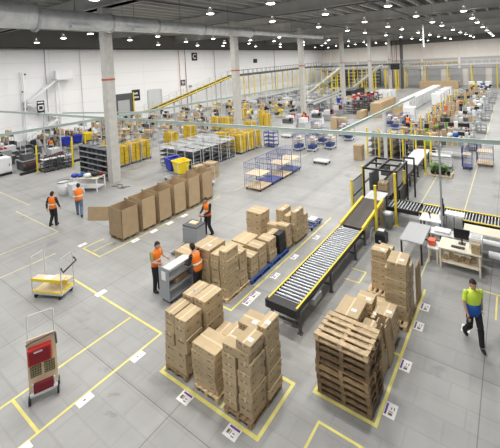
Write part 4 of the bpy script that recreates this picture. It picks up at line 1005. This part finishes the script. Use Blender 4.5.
def small_item(kind, m_):
    k = (kind, m_)
    if k not in SMALL:
        m = MB()
        if kind == 'box': m.b2(-.2, .2, -.15, .15, 0, .25); m.b2(-.02, .02, -.15, .15, .25, .252)
        elif kind == 'tray': m.box((0, 0, .07), (.5, .35, .14), taper=.9)
        elif kind == 'mon': m.b2(-.1, .1, -.07, .07, 0, .02); m.b2(-.02, .02, -.01, .02, .02, .15); m.b2(-.24, .24, -.02, .02, .15, .45)
        elif kind == 'sack': m.ell((0, 0, .16), (.25, .2, .18), 8, 6)
        elif kind == 'tall': m.b2(-.16, .16, -.12, .12, 0, .6); m.b2(-.17, .17, -.13, .13, .55, .6)
        SMALL[k] = m.mesh(kind, m_)
    return SMALL[k]
NAMES = dict(box=('cardboard_box', 'box', 'brown carton'), tray=('plastic_tray', 'tray', 'plastic tray'), mon=('computer_monitor', 'monitor', 'dark monitor'), sack=('packing_bag', 'bag', 'soft packing bag'), tall=('upright_carton', 'box', 'upright carton'))
CART_REST = MB(); CM = []
def put(kind, m_, x, y, z, label, group):
    if kind in ('box', 'tall'):
        if m_ not in CM: CM.append(m_)
        i = CM.index(m_); a = rnd.uniform(-.25, .25)
        if kind == 'box': CART_REST.box((x, y, z + .187), (.36, .34, .36), rz=a * .4, mi=i)
        else: CART_REST.box((x, y, z + .295), (.30, .26, .57), rz=a * .4, mi=i)
        return
    nm, cat, _ = NAMES[kind]; o = bpy.data.objects.new(nm, small_item(kind, m_)); C.objects.link(o); o.location = (x, y, z); o.rotation_euler.z = rnd.uniform(-.2, .2); tag(o, label, cat, group)
COLW = dict(belt='dark', leaf2='green', wood_old='dark brown', card='brown', card2='brown', white='white', blue='blue', red='red', dgrey='dark grey', black='black', lgrey='pale grey', ytote='yellow', olabel='orange', bag='clear', leaf='green', navy='blue', maroon='dark red', grey='grey')
def station(x, y, rz, where, mats, kinds=('box', 'tall', 'tray', 'sack', 'box', 'mon'), n=6, top='ply', idx=0):
    inst(('bench', top), bench_maker(top), f'packing bench, {where}', 'bench', (x, y, 0), R(rz), 'packing benches')
    for k in range(n):
        kd = kinds[rnd.randrange(len(kinds))]; mm = mats[rnd.randrange(len(mats))]
        if kd == 'mon': mm = 'black'
        if kd in ('tall',): mm = rnd.choice(['card', 'card2', mm])
        u = -.6 + 1.2 * (k % 4) / 3; lvl = k // 4; v = -.18 if lvl == 0 else .24; z = .90 if lvl == 0 else 1.48
        if lvl == 2: z = .28; v = 0
        c, s = cos(R(rz)), sin(R(rz))
        put(kd, mm, x + c * u - s * v, y + s * u + c * v, z, f'{COLW.get(mm, "")} {NAMES[kd][2].split(" ", 1)[-1]} {["on top", "shelved", "underneath"][lvl]}, {ORD[k % 4]} spot, {where}', 'goods on the packing benches')

for k in range(4):
    inst('rackg', rack_maker('black'), f'dark rack behind the yellow cage line, {ORD[k]} from the roll cages', 'rack', (-9.7 + k * 1.0, 27.6, 0), R(90), 'dark racks behind the cage line')
stack('behind the yellow cage line', [(-10.3, -9.7, 28.6, 29.2, 0, [.6, .6], 'first'), (-9.5, -8.8, 28.7, 29.3, 0, [.5, .5, .5], 'second'), (-8.6, -8.0, 28.6, 29.2, 0, [.7, .7], 'third'), (-10.6, -9.9, 25.2, 25.9, 0, [.6, .6], 'lone')], detail=False, m='card2')
# right packing block
for k in range(13):
    y = 28.6 + k * 3.6 + (k > 6) * 1.5
    station(-5.9, y, 0, f'packing block inner side, {ORD[k]} row', ['card', 'dgrey', 'card2', 'black', 'card', 'olabel', 'grey', 'wood_old', 'black', 'belt', 'card2', 'leaf2'], kinds=('tall', 'tall', 'box', 'sack', 'tall', 'box'), n=12, top='dgrey')
    station(-4.0, y + .6, 0, f'packing block aisle side, {ORD[k]} row', ['lgrey', 'white', 'grey', 'white', 'card', 'grey', 'dgrey', 'navy' if k % 3 == 0 else 'lgrey'], n=8, top='lgrey')
    x = -8.2
    hs = rnd.choice([[.4, .4, .4], [.5, .5, .5], [.6, .6], [.35] * 5])
    if k < 11: stack(f'at the inner end of packing row {["one", "two", "three", "four", "five", "six", "seven", "eight", "nine", "ten", "eleven"][k]}', [(x - .4, x + .2, y - .5, y + .1, 0, hs, 'nearer'), (x + .3, x + .8, y - .3, y + .3, 0, [.45, .45, .4], 'farther')], detail=False, m=rnd.choice(['card', 'card2']))
    if k < 9: tag(MB().b2(-.05, .05, -.05, .05, 0, 2.4).build('safety_post', 'yellow', loc=(-7.2, y + 1.2, 0)), f'yellow post in the right packing block, {ORD[k]} row back', 'post', 'yellow posts of the packing block')
    inst('rackd', rack_maker('dgrey'), f'dark parts rack in the right packing block, {ORD[k]} row back', 'rack', (-7.3, y + 2, 0), R(90), 'parts racks')
    if k % 2 == 0: inst('wcs', wire_maker('grey', 3, .9, .6, 1.0), f'grey trolley at the aisle edge, {ORD[k]} row back', 'cart', (-2.7, y + 3.0, 0), R(0), 'grey trolleys on the aisle edge')
inst('wcw', wire_maker('white', 3, 1.4, .7, 1.0), 'white low cart beside the plant tray', 'cart', (-4.4, 26.4, 0), 0)
# white container row
def wcont():
    t = root('white_container'); casters(t, .45, .35, .07); MB().b2(-.65, .65, -.48, .48, .14, 1.85).build('body', 'white', t); MB().b2(.65, .67, -.42, .42, .25, 1.75).build('door', 'lgrey', t); MB().b2(-.65, .65, -.5, -.48, .2, 1.8).build('side_panel', 'white', t); MB().b2(-.68, .68, -.5, .5, 1.85, 1.9).build('lid', 'white', t); return t
for k in range(20): inst('wct', wcont, f'tall white wheeled container, {ORD[k]} of the long white row', 'container', (-12.6, 49.3 + k * 1.28, 0), 0, 'long row of white containers')
for k in range(5): inst('wct', wcont, f'tall white wheeled container, {ORD[k]} of the short group past the row', 'container', (-10.0 , 58 + k * 2.9, 0), 0, 'short group of white containers')
inst('wct', wcont, 'white wheeled container standing by the loaded cage carts', 'container', (-10.4, 42.6, 0))
# big closed carton row in the centre distance
for k in range(6): carton(-15.3, 45.0 + k * 1.32, 0, 1.25, 1.28, 1.95, 0, f'very tall plain carton, {ORD[k]} of the block in the centre distance', 'tall plain cartons in the centre distance', detail=False, m='card2', name='tall_carton')
for k in range(3): carton(-17.0, 43.4 + k * .8, 0, .7, .7, 1.0, 0, f'mid-sized carton beside the tall plain block, {ORD[k]} of three', 'mid cartons', detail=False)
stack('on the pallet beyond the tall plain block', [(-13.2, -12.2, 45.1, 46.1, .144, [.7, .7], 'single'), (-13.0, -12.3, 46.4, 47.2, 0, [.6, .6, .4], 'rear')], detail=False)
pallet(-12.7, 45.6, 'wooden pallet beyond the tall plain carton block', L=1.4, W=1.2)
for k in range(2): carton(-17.4 + k * 1.0, 36.4, 0, .8, .7, 1.3, 0, ['brown upright carton in the far aisle, nearer the white machines', 'brown upright carton in the far aisle, nearer the conveyor'][k], detail=False)
# centre machines with red
for k in range(9):
    x, y = [(-22.0, 33.5), (-20.6, 34.8), (-22.2, 37), (-20.6, 38), (-22.0, 40.2), (-20.4, 41), (-22.2, 43), (-23.0, 35.6), (-21.0, 45)][k]
    inst(('mcr', k % 3), machine_maker(['white', 'lgrey', 'grey'][k % 3], ['dgrey', 'white', 'lgrey'][k % 3], ['dgrey', 'red', 'maroon'][k % 3]), f'white and red labelling machine, {ORD[k]} of the cluster past the second column', 'machine', (x, y, 0), R(rnd.choice((0, 90))), 'white and red machines')
for k in range(6): inst('wck', machine_maker('white', 'white', 'dgrey'), f'white enclosed machine, {ORD[k]} of the line below the black canopy', 'machine', (-22.5 , 54 + k * 2.2, 0), R(90), 'white enclosed machines')
t = thing('black_canopy', 'long black covered stall in front of the fourth column', 'stall', (-26.6, 64.2, 0)); MB().b2(-1.2, 1.2, -3.6, 3.6, 1.0, 2.0).build('cover', 'black', t); 
for y in (-3.5, 3.5):
    for x in (-1.1, 1.1): MB().b2(x - .05, x + .05, y - .05, y + .05, 0, 1.0).build('leg', 'dgrey', t)
inst('binb', None, 'blue bin among the machines in front of the black stall', 'bin', (-23.6, 51.5, .9)); table((-23.6, 51.5, 0), 1.4, 1.4, .9, 'grey stand under the far blue bin', 'lgrey')
# wall-side packing area (left/centre background)
idx = 0
bays = [(-31.5, -45.5, 17.5, 30), (-28.5, -44, 30.5, 45)]
for b, (xa, xb, ya, yb) in enumerate(bays):
    row = 0; y = ya + .8
    while y < yb:
        x = xa; col = 0
        while x > xb:
            bn = ['first', 'second', 'third'][b]
            w = f'{bn} wall bay, row {["one", "two", "three", "four", "five", "six"][row]}, place {["one", "two", "three", "four", "five", "six"][col]}'
            near_tote = any(abs(x - a) < 1.9 and abs(y - c) < 1.2 for a, c, _ in TC)
            if not near_tote:
                r = (row * 2 + col) % 4
                if r == 3: inst('rackw', rack_maker('card'), f'parts rack, {w}', 'rack', (x, y, 0), R(0), 'parts racks of the wall bays'); [put('box', rnd.choice(['card', 'card2', 'white', 'dgrey']), x - .4 + .4 * (q % 3), y, [.23, .73, 1.23][q // 3], f'small carton {ORD[q]} in the parts rack, {w}'[:110], 'goods in the parts racks') for q in range(9)]
                elif b == 2: inst(('mcr', col % 3), None, f'pale machine, {w}', 'machine', (x, y, 0), R(90), 'pale machines of the third bay')
                else: station(x, y, 0 if row % 2 else 180, w, ['card', 'card2', 'card', 'dgrey', 'white', 'lgrey', 'black', 'ytote' if b else 'card'], n=11, top='grey', kinds=('box', 'tall', 'tall', 'box', 'sack', 'mon', 'box', 'tray'))
            x -= 3.2; col += 1
        y += 2.7 + b * .6; row += 1
for k in range(12):  # yellow posts and thin poles in the third bay
    tag(MB().tube([(0, 0, 0), (0, 0, 3.2)], .04, 6).box((0, 0, 3.2), (.3, .12, .1)).build('light_pole', 'white', loc=(-27 - (k % 4) * 4, 47 + (k // 4) * 7, 0)), f'thin white pole with small lamp in the far bay, {ORD[k]} counted from the columns', 'pole', 'thin poles of the far bay')
for k, (x, y) in enumerate([(-38.5, 17.2), (-41.0, 17.0), (-43.6, 16.8), (-38.8, 8.0), (-34.0, 18.8), (-43.8, 11.2), (-42.6, 8.6), (-46.0, 14.2)]):
    station(x, y, 90 if k in (3, 5) else 0, f'dark corner by the white cabinet, place {["one", "two", "three", "four", "five", "six", "seven", "eight"][k]}', ['black', 'dgrey', 'card', 'wood_old', 'belt', 'lgrey'], kinds=('tall', 'box', 'sack', 'mon', 'box'), n=11, top='dgrey')
# silver cart field and long low conveyors in the third bay
n = 0
for r, y in enumerate([46.5, 49, 51.5, 54, 56.5, 62.5, 65, 67.5, 72]):
    for c, x in enumerate([-28.2, -30.1, -33.8, -35.6, -37.4, -41.2, -43.1]):
        if y > 57 and x > -33 or abs(y - 60) < 1.6: continue
        inst(('wcf', (r + c) % 3), wire_maker(['lgrey', 'white', 'grey'][(r + c) % 3], 3, 1.5, .8, 1.3 + .35 * ((r + c) % 3)), f'pale wire cart of the silver field, {ORD[r]} row, {ORD[c]} from the columns', 'cart', (x, y, 0), R(rnd.uniform(-5, 5)), 'silver cart field')
        for q in range(3): put('box', rnd.choice(['white', 'lgrey', 'card', 'dgrey']), x - .5 + q * .5, y, [.66, .83, .99][(r + c) % 3] + .02, '', '')
for k in range(10):
    x, y = -18.6 - (k % 2) * 1.9, 47.0 + (k // 2) * 2.1
    inst(('wcg', k % 2), wire_maker(['dgrey', 'lgrey'][k % 2], 5, 1.5, .8, 2.0), f'tall parts cart between the columns and the tall plain cartons, {ORD[k]} from the front', 'cart', (x, y, 0), 0, 'tall parts carts of the centre')
    for q in range(4): put('box', rnd.choice(['white', 'red', 'dgrey', 'black', 'lgrey', 'card']), x - .45 + (q % 3) * .45, y, 2.02 if q < 3 else 1.05, '', '')
for k in range(6): inst('wct', wcont, f'white wheeled container behind the tall parts carts, {ORD[k]} along', 'container', (-20.4 + (k % 2) * 1.6, 59.5 + (k // 2) * 2.4, 0), 0, 'white containers behind the parts carts')
truss('low_conveyor', 'long low conveyor line running back through the silver cart field', (-32.0, 46, 1.2), (-32.0, 58.5, 1.5), .9, 'dgrey', 'lgrey', [.05, .3, .6, .9], rails=False, postm='grey')
truss('low_conveyor', 'second long low conveyor line, closer to the side wall', (-39.3, 46, 1.6), (-39.3, 77, 2.2), .9, 'black', 'lgrey', [.05, .3, .6, .9], rails=False, postm='grey')
o = CART_REST.build('small_carton', CM); tag(o, 'countless small cartons piled on the distant packing benches and racks', 'carton', kind='stuff')
# distant right-hand bins and wall goods
inst('biny', None, 'yellow bin far down the aisle beside the blue one', 'bin', (-6.6, 79, 1.0)); inst('binb', None, 'blue bin far down the aisle', 'bin', (-4.9, 79, 1.0)); 
for nm, x, y, m_ in (('yellow', -6.6, 79, 'ytote'), ('blue', -4.9, 79, 'blue')):
    table((x, y, 0), 1.6, 1.2, 1.0, f'white stand under the far {nm} bin', 'white')
for k in range(3): inst('wct', wcont, f'white container beyond the far bins, {ORD[k]} one', 'container', (-7.2 + k * 1.5, 82.5, 0), R(90), 'white containers beyond the far bins')
def tallrack():
    t = root('storage_rack'); f = MB()
    for x in (-1.55, 1.55): MB().b2(x - .06, x + .06, -.5, .5, 0, 4.9).build('upright', 'dgrey', t)
    for l in range(5): MB().b2(-1.5, 1.5, -.5, .5, .3 + l * .95, .4 + l * .95).b2(-1.4, 1.4, -.3, .45, .4 + l * .95, .95 + l * .95, mi=1).build('loaded_shelf', ['grey', rnd.choice(['dgrey', 'belt'])], t)
    return t
t = thing('carton_wall', 'long low brown block of palletised goods below the end mezzanine', 'goods block', (-14.5, 88, 0)); MB().b2(-4.2, 4.2, -.8, .8, .1, 1.7).build('wrapped_goods', 'card2', t); MB().b2(-4.2, 4.2, -.8, .8, 0, .1).build('base', 'wood_old', t)
for k in range(5): inst('rackd2', tallrack, f'tall dark rack under the end mezzanine, {ORD[k]} from the corner', 'rack', (-45.5 + k * 3.4, 93.6, 0), 0, 'dark racks under the end mezzanine')

# ------------------------------------------------------------------ mezzanine conveyors
truss('inclined_conveyor', 'long inclined conveyor climbing along the white side wall', (-46, 31.5, 1.5), (-46, 50, 5.7), 1.3, 'black', 'yellow', [.1, .3, .5, .7, .9], postm='lgrey', ph=.16)
truss('elevated_conveyor', 'elevated conveyor on yellow posts along the side wall', (-46, 50.3, 5.7), (-46, 87.5, 6.3), 1.4, 'black', 'dgrey', [.08, .17, .28, .40, .52, .64, .76, .9], guard='dgrey')
truss('inclined_conveyor', 'pale inclined conveyor rising past the third column', (-35.6, 60, .3), (-26.8, 60, 6.3), 1.6, 'lgrey', 'beige', [.2, .5, .8], postm='yellow', guard='lgrey')
truss('inclined_conveyor', 'pale inclined conveyor rising past the fifth column', (-30.5, 70, .3), (-22.4, 70, 6.3), 1.6, 'lgrey', 'beige', [.2, .5, .8], postm='yellow', guard='lgrey')
truss('elevated_conveyor', 'elevated conveyor joining the tops of the pale inclines', (-43, 80, 6.2), (-21, 80, 6.2), 2.2, 'dgrey', 'dgrey', [.1, .3, .5, .70, .95], guard='lgrey')
truss('elevated_conveyor', 'wide elevated conveyor crossing before the dock doors', (-48, 90, 5.3), (14, 90, 5.3), 2.6, 'dgrey', 'lgrey', [.09 + .08 * k for k in range(12)], guard='beige')
truss('low_conveyor', 'low grey conveyor slanting through the centre machines', (-26.0, 46, 1.3), (-26.0, 58, 1.9), 1.0, 'dgrey', 'lgrey', [.1, .5, .9], rails=False, postm='grey')
for k in range(7):
    tag(MB().b2(-.09, .09, -.09, .09, 0, 5.1).build('support_column', 'yellow', loc=(-42 + k * 3.1, 84.5 + (k % 2) * 1.5, 0)), f'yellow mezzanine column, {ORD[k]} from the corner', 'post', 'yellow mezzanine columns')
for k in range(8): carton(-21 + k * 1.4, 90, 5.42, 1.0, .9, .5 + .2 * (k % 3), 0, f'carton travelling on the wide elevated conveyor, {ORD[k]} in line', 'cartons on the elevated conveyor', detail=False)
t = thing('black_screen', 'black rectangular screen hanging beside the sixth column', 'screen', (-19.6, 70, 5.9)); MB().b2(-.9, .9, -.08, .08, -.5, .6).build('housing', 'black', t); MB().bar((0, 0, .6), (0, 0, 6.5), .05).build('hanger', 'dgrey', t)
t = thing('hanging_sign', 'thin white strip hung from the roof over the right packing block', 'sign', (-8.3, 41.5, 8.9)); MB().b2(-.08, .08, -.03, .03, 0, 2.6).build('strip', 'lgrey', t); MB().bar((0, 0, 2.6), (0, 0, 4.9), .02).build('wire', 'dgrey', t)

# ------------------------------------------------------------------ people
def skin_mesh(verts, edges, rad, roots, sub=2):
    me = bpy.data.meshes.new('sk'); me.from_pydata(verts, edges, []); o = bpy.data.objects.new('sk', me); C.objects.link(o)
    md = o.modifiers.new('s', 'SKIN'); md.use_smooth_shade = True
    sv = me.skin_vertices[0].data
    for i, r in enumerate(rad): sv[i].radius = r if isinstance(r, tuple) else (r, r); sv[i].use_root = i in roots
    ss = o.modifiers.new('u', 'SUBSURF'); ss.levels = ss.render_levels = sub
    dg = bpy.context.evaluated_depsgraph_get(); dg.update(); out = bpy.data.meshes.new_from_object(o.evaluated_get(dg)); bpy.data.objects.remove(o)
    return out
def person(loc, rz, label, pose, top='orange', sleeve='bcloth', legs='bcloth', hairm='hair', detail=2, name='person', long_vest=False, lower=None):
    """front is +Y; pose overrides joints (side 0 = -X, 1 = +X)"""
    J = dict(pel=(0, 0, .95), sp=(0, .0, 1.12), ch=(0, .0, 1.32), nk=(0, .0, 1.49), hd=(0, .02, 1.62), sh=[(-.19, 0, 1.42), (.19, 0, 1.42)], el=[(-.25, -.03, 1.13), (.25, -.03, 1.13)], wr=[(-.25, .09, .90), (.25, .09, .90)],
             hp=[(-.09, 0, .93), (.09, 0, .93)], kn=[(-.10, .03, .50), (.10, .03, .50)], an=[(-.11, -.01, .09), (.11, -.01, .09)], look=0)
    J.update(pose)
    t = thing(name, label, 'person', loc, R(rz)); t.scale = (1.05, 1.05, 1.05)
    vs, es, rs, roots = [], [], [], [0]
    def av(p, r, par=None):
        vs.append(tuple(p)); rs.append(r)
        if par is not None: es.append((par, len(vs) - 1))
        return len(vs) - 1
    P = av(J['pel'], (.12, .09)); S = av(J['sp'], (.11, .085), P); Ch = av(J['ch'], (.13, .09), S); N0 = av(J['nk'], .05, Ch)
    av(V(J['nk']).lerp(V(J['hd']), .6), .048, N0)
    for s in (0, 1):
        a = av(J['sh'][s], .052, Ch); b = av(J['el'][s], .038, a); w = av(J['wr'][s], .026, b)
        d = (V(J['wr'][s]) - V(J['el'][s])).normalized(); palm = V(J['wr'][s]) + d * .05; av(palm, (.034, .022), w)
        h = av(J['hp'][s], .085, P); k = av(J['kn'][s], .055, h); n_ = av(J['an'][s], .038, k); av(V(J['an'][s]) + V((0, .11, -.05)), .032, n_)
    # fingers: separate chains rooted in the palm
    for s in (0, 1):
        d = (V(J['wr'][s]) - V(J['el'][s])).normalized(); side = d.cross(V((0, 0, 1)))
        if side.length < .2: side = V((0, 1, 0))
        side.normalize(); nrm = d.cross(side).normalized(); 
        if nrm.z > 0: nrm = -nrm
        palm = V(J['wr'][s]) + d * .05
        for i, (o, L) in enumerate([(-.027, .062), (-.009, .074), (.009, .070), (.027, .055)]):
            b0 = palm + side * o + d * .02; r0 = len(vs); roots.append(r0); a = av(b0, .0085); b = av(b0 + d * L * .5 + nrm * .008, .008, a); c = av(b0 + d * L * .8 + nrm * .03, .0075, b); av(b0 + d * L * .9 + nrm * .05, .0065, c)
        th = -1 if s == 0 else 1; b0 = palm + side * (.03 * th) - d * .02; roots.append(len(vs)); a = av(b0, .010); b = av(b0 + side * (.025 * th) + d * .025 + nrm * .01, .0095, a); av(b0 + side * (.03 * th) + d * .055 + nrm * .02, .008, b)
    me = skin_mesh(vs, es, rs, set(roots), detail)
    # head joined into the same mesh
    mb = MB(); hd = V(J['hd']); lk = R(J['look']); fw_ = V((sin(-lk), cos(-lk), 0)); sd = V((fw_.y, -fw_.x, 0))
    def place(p): return hd + sd * p[0] + fw_ * p[1] + V((0, 0, p[2]))
    bm = bmesh.new(); bm.from_mesh(me)
    for f in bm.faces: f.material_index = 0; f.smooth = True
    tmp = MB(); 
    def hf(p, q):
        q = q.copy()
        if q.z < 0: q.x *= 1 + .28 * q.z / .12; q.y = q.y * (1 + .12 * q.z / .12) + .012 * (-q.z / .12)
        return q
    tmp.ell((0, 0, 0), (.078, .098, .122), 20, 14, 0, hf)
    tmp.ell((0, .098, -.018), (.014, .022, .026), 8, 6, 0); tmp.ell((0, .094, -.062), (.026, .010, .009), 8, 5, 2)
    for s in (-1, 1): tmp.ell((s * .078, -.005, -.01), (.012, .022, .033), 8, 6, 0); tmp.ell((s * .032, .084, .008), (.014, .010, .008), 8, 5, 1)
    vv = [bm.verts.new(place(v)) for v in tmp.v]
    for f, mi in zip(tmp.f, tmp.m):
        try: nf = bm.faces.new([vv[i] for i in f]); nf.material_index = mi; nf.smooth = True
        except ValueError: pass
    bmesh.ops.remove_doubles(bm, verts=vv, dist=.0005)
    out = bpy.data.meshes.new('body'); bm.to_mesh(out); bm.free()
    for m_ in ('skin', 'eye', 'lip'): out.materials.append(M[m_])
    o = bpy.data.objects.new('body', out); C.objects.link(o); o.parent = t
    # hair
    hb = MB()
    def hairf(p, q):
        q = q.copy()
        if p.z < -.15 and p.y > -.1: q.y = min(q.y, -.02); q.z = max(q.z, -.02)
        if p.y > .2: q.z = max(q.z, .045); q.y *= .96
        return q
    hb.ell((0, 0, 0), (.086, .106, .130), 18, 12, 0, hairf)
    hb.v = [tuple(place((v[0], v[1] - .006, v[2] + .012))) for v in hb.v]; hb.build('hair', hairm, t)
    # torso garment: elliptical rings
    def rings(cs, mi=0, n=20, mb=None, cap=True):
        mb = mb or MB(); vv = []
        for (c, rx, ry) in cs: vv += [V(c) + V((rx * cos(2 * pi * k / n), ry * sin(2 * pi * k / n), 0)) for k in range(n)]
        fs = [(i * n + k, i * n + (k + 1) % n, (i + 1) * n + (k + 1) % n, (i + 1) * n + k) for i in range(len(cs) - 1) for k in range(n)]
        if cap: fs += [tuple(range(n))[::-1], tuple((len(cs) - 1) * n + k for k in range(n))]
        mb.add(vv, fs, mi, True); return mb
    pel, sp, ch, nk = V(J['pel']), V(J['sp']), V(J['ch']), V(J['nk'])
    up = ch + (nk - ch) * .55
    lowz = pel + V((0, 0, -.10 if long_vest else -.04))
    vest = rings([(lowz, .185, .135), (pel + V((0, 0, .04)), .18, .13), (sp, .172, .122), (ch - V((0, 0, .06)), .195, .135), (ch + V((0, 0, .04)), .205, .13), (up, .17, .105), (nk - V((0, 0, .03)), .085, .075), (nk + V((0, 0, .0)), .062, .06)])
    for s in (0, 1): vest.ell(V(J['sh'][s]) + V((0, 0, -.01)), (.062, .064, .054), 12, 8)
    vest.build('safety_vest', top, t)
    if lower: rings([(pel + V((0, 0, -.12)), .19, .14), (pel + V((0, 0, .05)), .186, .136), (sp + V((0, 0, -.0)), .18, .13)]).build('shirt_hem', lower, t)
    band = rings([(sp + V((0, 0, -.03)), .176 + .012, .126 + .012), (sp + V((0, 0, .03)), .178 + .012, .127 + .012)])
    if not lower: band.build('reflective_band', 'refl', t)
    # sleeves
    for s in (0, 1):
        a, b, c = V(J['sh'][s]), V(J['el'][s]), V(J['wr'][s]); q = MB()
        end = c if sleeve != 'short' else b
        if sleeve != 'short': q.tube([a, a.lerp(b, .5), a.lerp(b, .88), b, b.lerp(c, .12), b.lerp(c, .5), b.lerp(c, .95)], [.066, .058, .052, .051, .050, .043, .036], 12)
        else: q.tube([a, a.lerp(b, .35), a.lerp(b, .7)], [.056, .058, .056], 12)
        q.ell(a, (.060, .060, .058), 10, 8); q.build('sleeve', {'short': top if lower else 'olive'}.get(sleeve, sleeve), t)
    # trousers (one garment) and shoes
    tr = rings([(V(J['pel']) + V((0, 0, -.13)), .165, .12), (V(J['pel']), .17, .125), (V(J['pel']) + V((0, 0, .08)), .16, .12)])
    for s in (0, 1):
        a, b, c = V(J['hp'][s]), V(J['kn'][s]), V(J['an'][s])
        tr.tube([a, a.lerp(b, .3), a.lerp(b, .9), b, b.lerp(c, .1), b.lerp(c, .55), b.lerp(c, .97)], [.098, .094, .080, .080, .078, .068, .064], 14)
        f = MB(); an = V(J['an'][s]); f.ell(an + V((0, .045, -.045)), (.05, .135, .05), 12, 8, 0, lambda p, q: V((q.x, q.y, max(q.z, -.04)))); f.tube([an + V((0, -.02, -.03)), an + V((0, -.01, .05))], [.05, .045], 10); f.build('shoe', 'rubber', t)
    tr.build('trousers', legs, t)
    return t
walkA = dict(hp=[(-.09, 0, .93), (.09, 0, .93)], kn=[(-.09, .16, .52), (.10, -.03, .49)], an=[(-.09, .20, .10), (.11, -.32, .16)], el=[(-.26, -.12, 1.15), (.26, .05, 1.14)], wr=[(-.25, -.08, .90), (.24, .22, .95)])
# black-sleeved man walking away on the open floor
person((-20.33, 8.01, 0), 25, 'person in orange vest with black sleeves walking away across the open floor', dict(kn=[(-.10, .05, .50), (.09, .06, .50)], an=[(-.10, -.10, .12), (.08, .07, .09)], el=[(-.28, -.05, 1.15), (.27, .04, 1.14)], wr=[(-.30, -.03, .89), (.27, .14, .92)]))
person((-20.3, 9.3, 0), 62, 'person in orange vest and blue jeans striding toward the heaped table', dict(kn=[(-.10, .16, .52), (.10, -.02, .50)], an=[(-.10, .28, .09), (.11, -.34, .13)], pel=(0, 0, .93), sp=(0, .02, 1.1), ch=(0, .07, 1.31), nk=(0, .11, 1.47), hd=(0, .15, 1.60), sh=[(-.19, .09, 1.41), (.19, .09, 1.41)], el=[(-.25, .2, 1.16), (.25, .22, 1.17)], wr=[(-.14, .42, 1.14), (.14, .43, 1.15)]), sleeve='bag', legs='jeans')
tag(MB().ell((0, 0, .14), (.2, .16, .16), 10, 7, f=lambda p, q: q * (1 + .15 * sin(8 * p.x + 5 * p.z))).build('packing_bag', 'paper', loc=(-20.75, 9.5, 1.08)), 'white crumpled bag carried by the striding worker', 'bag')
person((-12.2, 11.25, 0), 172, 'person in orange vest and dark clothes steering the grey pallet truck', dict(kn=[(-.10, .05, .50), (.12, .09, .51)], an=[(-.12, -.10, .09), (.14, .08, .09)], el=[(-.26, .08, 1.15), (.26, .08, 1.15)], wr=[(-.13, .33, 1.05), (.13, .33, 1.05)], ch=(0, .03, 1.32), nk=(0, .05, 1.48), hd=(0, .10, 1.61), look=20))
person((-10.86, 7.42, 0), -80, 'person in orange vest over olive shirt facing the grey shelf trolley', dict(el=[(-.26, .06, 1.14), (.26, .08, 1.14)], wr=[(-.17, .34, 1.13), (.19, .34, 1.13)], ch=(0, .04, 1.32), nk=(0, .06, 1.49), hd=(0, .11, 1.61), sp=(0, .01, 1.12)), sleeve='short', top='orange')
person((-9.35, 8.0, 0), 100, 'person in orange vest seen from behind reaching into the shelf trolley', dict(el=[(-.27, .12, 1.17), (.27, .12, 1.17)], wr=[(-.18, .36, 1.10), (.2, .38, 1.10)], pel=(0, -.02, .94), ch=(0, .08, 1.32), nk=(0, .13, 1.48), hd=(0, .18, 1.61), sh=[(-.19, .09, 1.42), (.19, .09, 1.42)]))
person((-1.05, 10.35, 0), -150, 'person in lime and blue hi-vis shirt walking alone on the open floor', walkA, top='lime', sleeve='short', legs='bcloth', long_vest=False, lower='navy')
# distant workers (simple copies share one mesh set each)
FAR = [(-21.3, 36.0, 0, 'person in orange vest standing at the white and red machines'), (-37.4, 15.0, 40, 'person in orange vest bending over the machines by the white cabinet'), (-7.35, 28.5, -90, 'person in orange vest at the first row of the right packing block'), (-7.35, 32.1, 90, 'person in orange vest at the second row of the right packing block'),
       (-7.35, 39.3, -90, 'person in orange vest at the fourth row of the right packing block'), (-7.35, 43.2, 90, 'person in orange vest at the fifth row of the right packing block'), (-3.3, 33.9, 90, 'person in orange vest on the aisle side of the right packing block'), (-9.3, 37.0, 30, 'person in orange vest between the loaded cage carts and the packing block')]
proto = None
for k, (x, y, a, lab) in enumerate(FAR):
    if proto is None: proto = person((x, y, 0), a, lab, dict(wr=[(-.18, .3, 1.05), (.18, .3, 1.05)]), detail=1)
    else: o = dup(proto); o.location = (x, y, 0); o.rotation_euler.z = R(a); o['label'] = lab

# ------------------------------------------------------------------ light and view
w = bpy.data.worlds.new('world'); SC.world = w; w.use_nodes = True
bg = w.node_tree.nodes['Background']; bg.inputs[0].default_value = (.93, .97, 1.0, 1); bg.inputs[1].default_value = .42
vs = SC.view_settings; vs.view_transform = 'Standard'; vs.look = 'None'; vs.gamma = 1; vs.use_curve_mapping = False; vs.exposure = 0.0
try: SC.cycles.use_light_tree = True
except Exception: pass
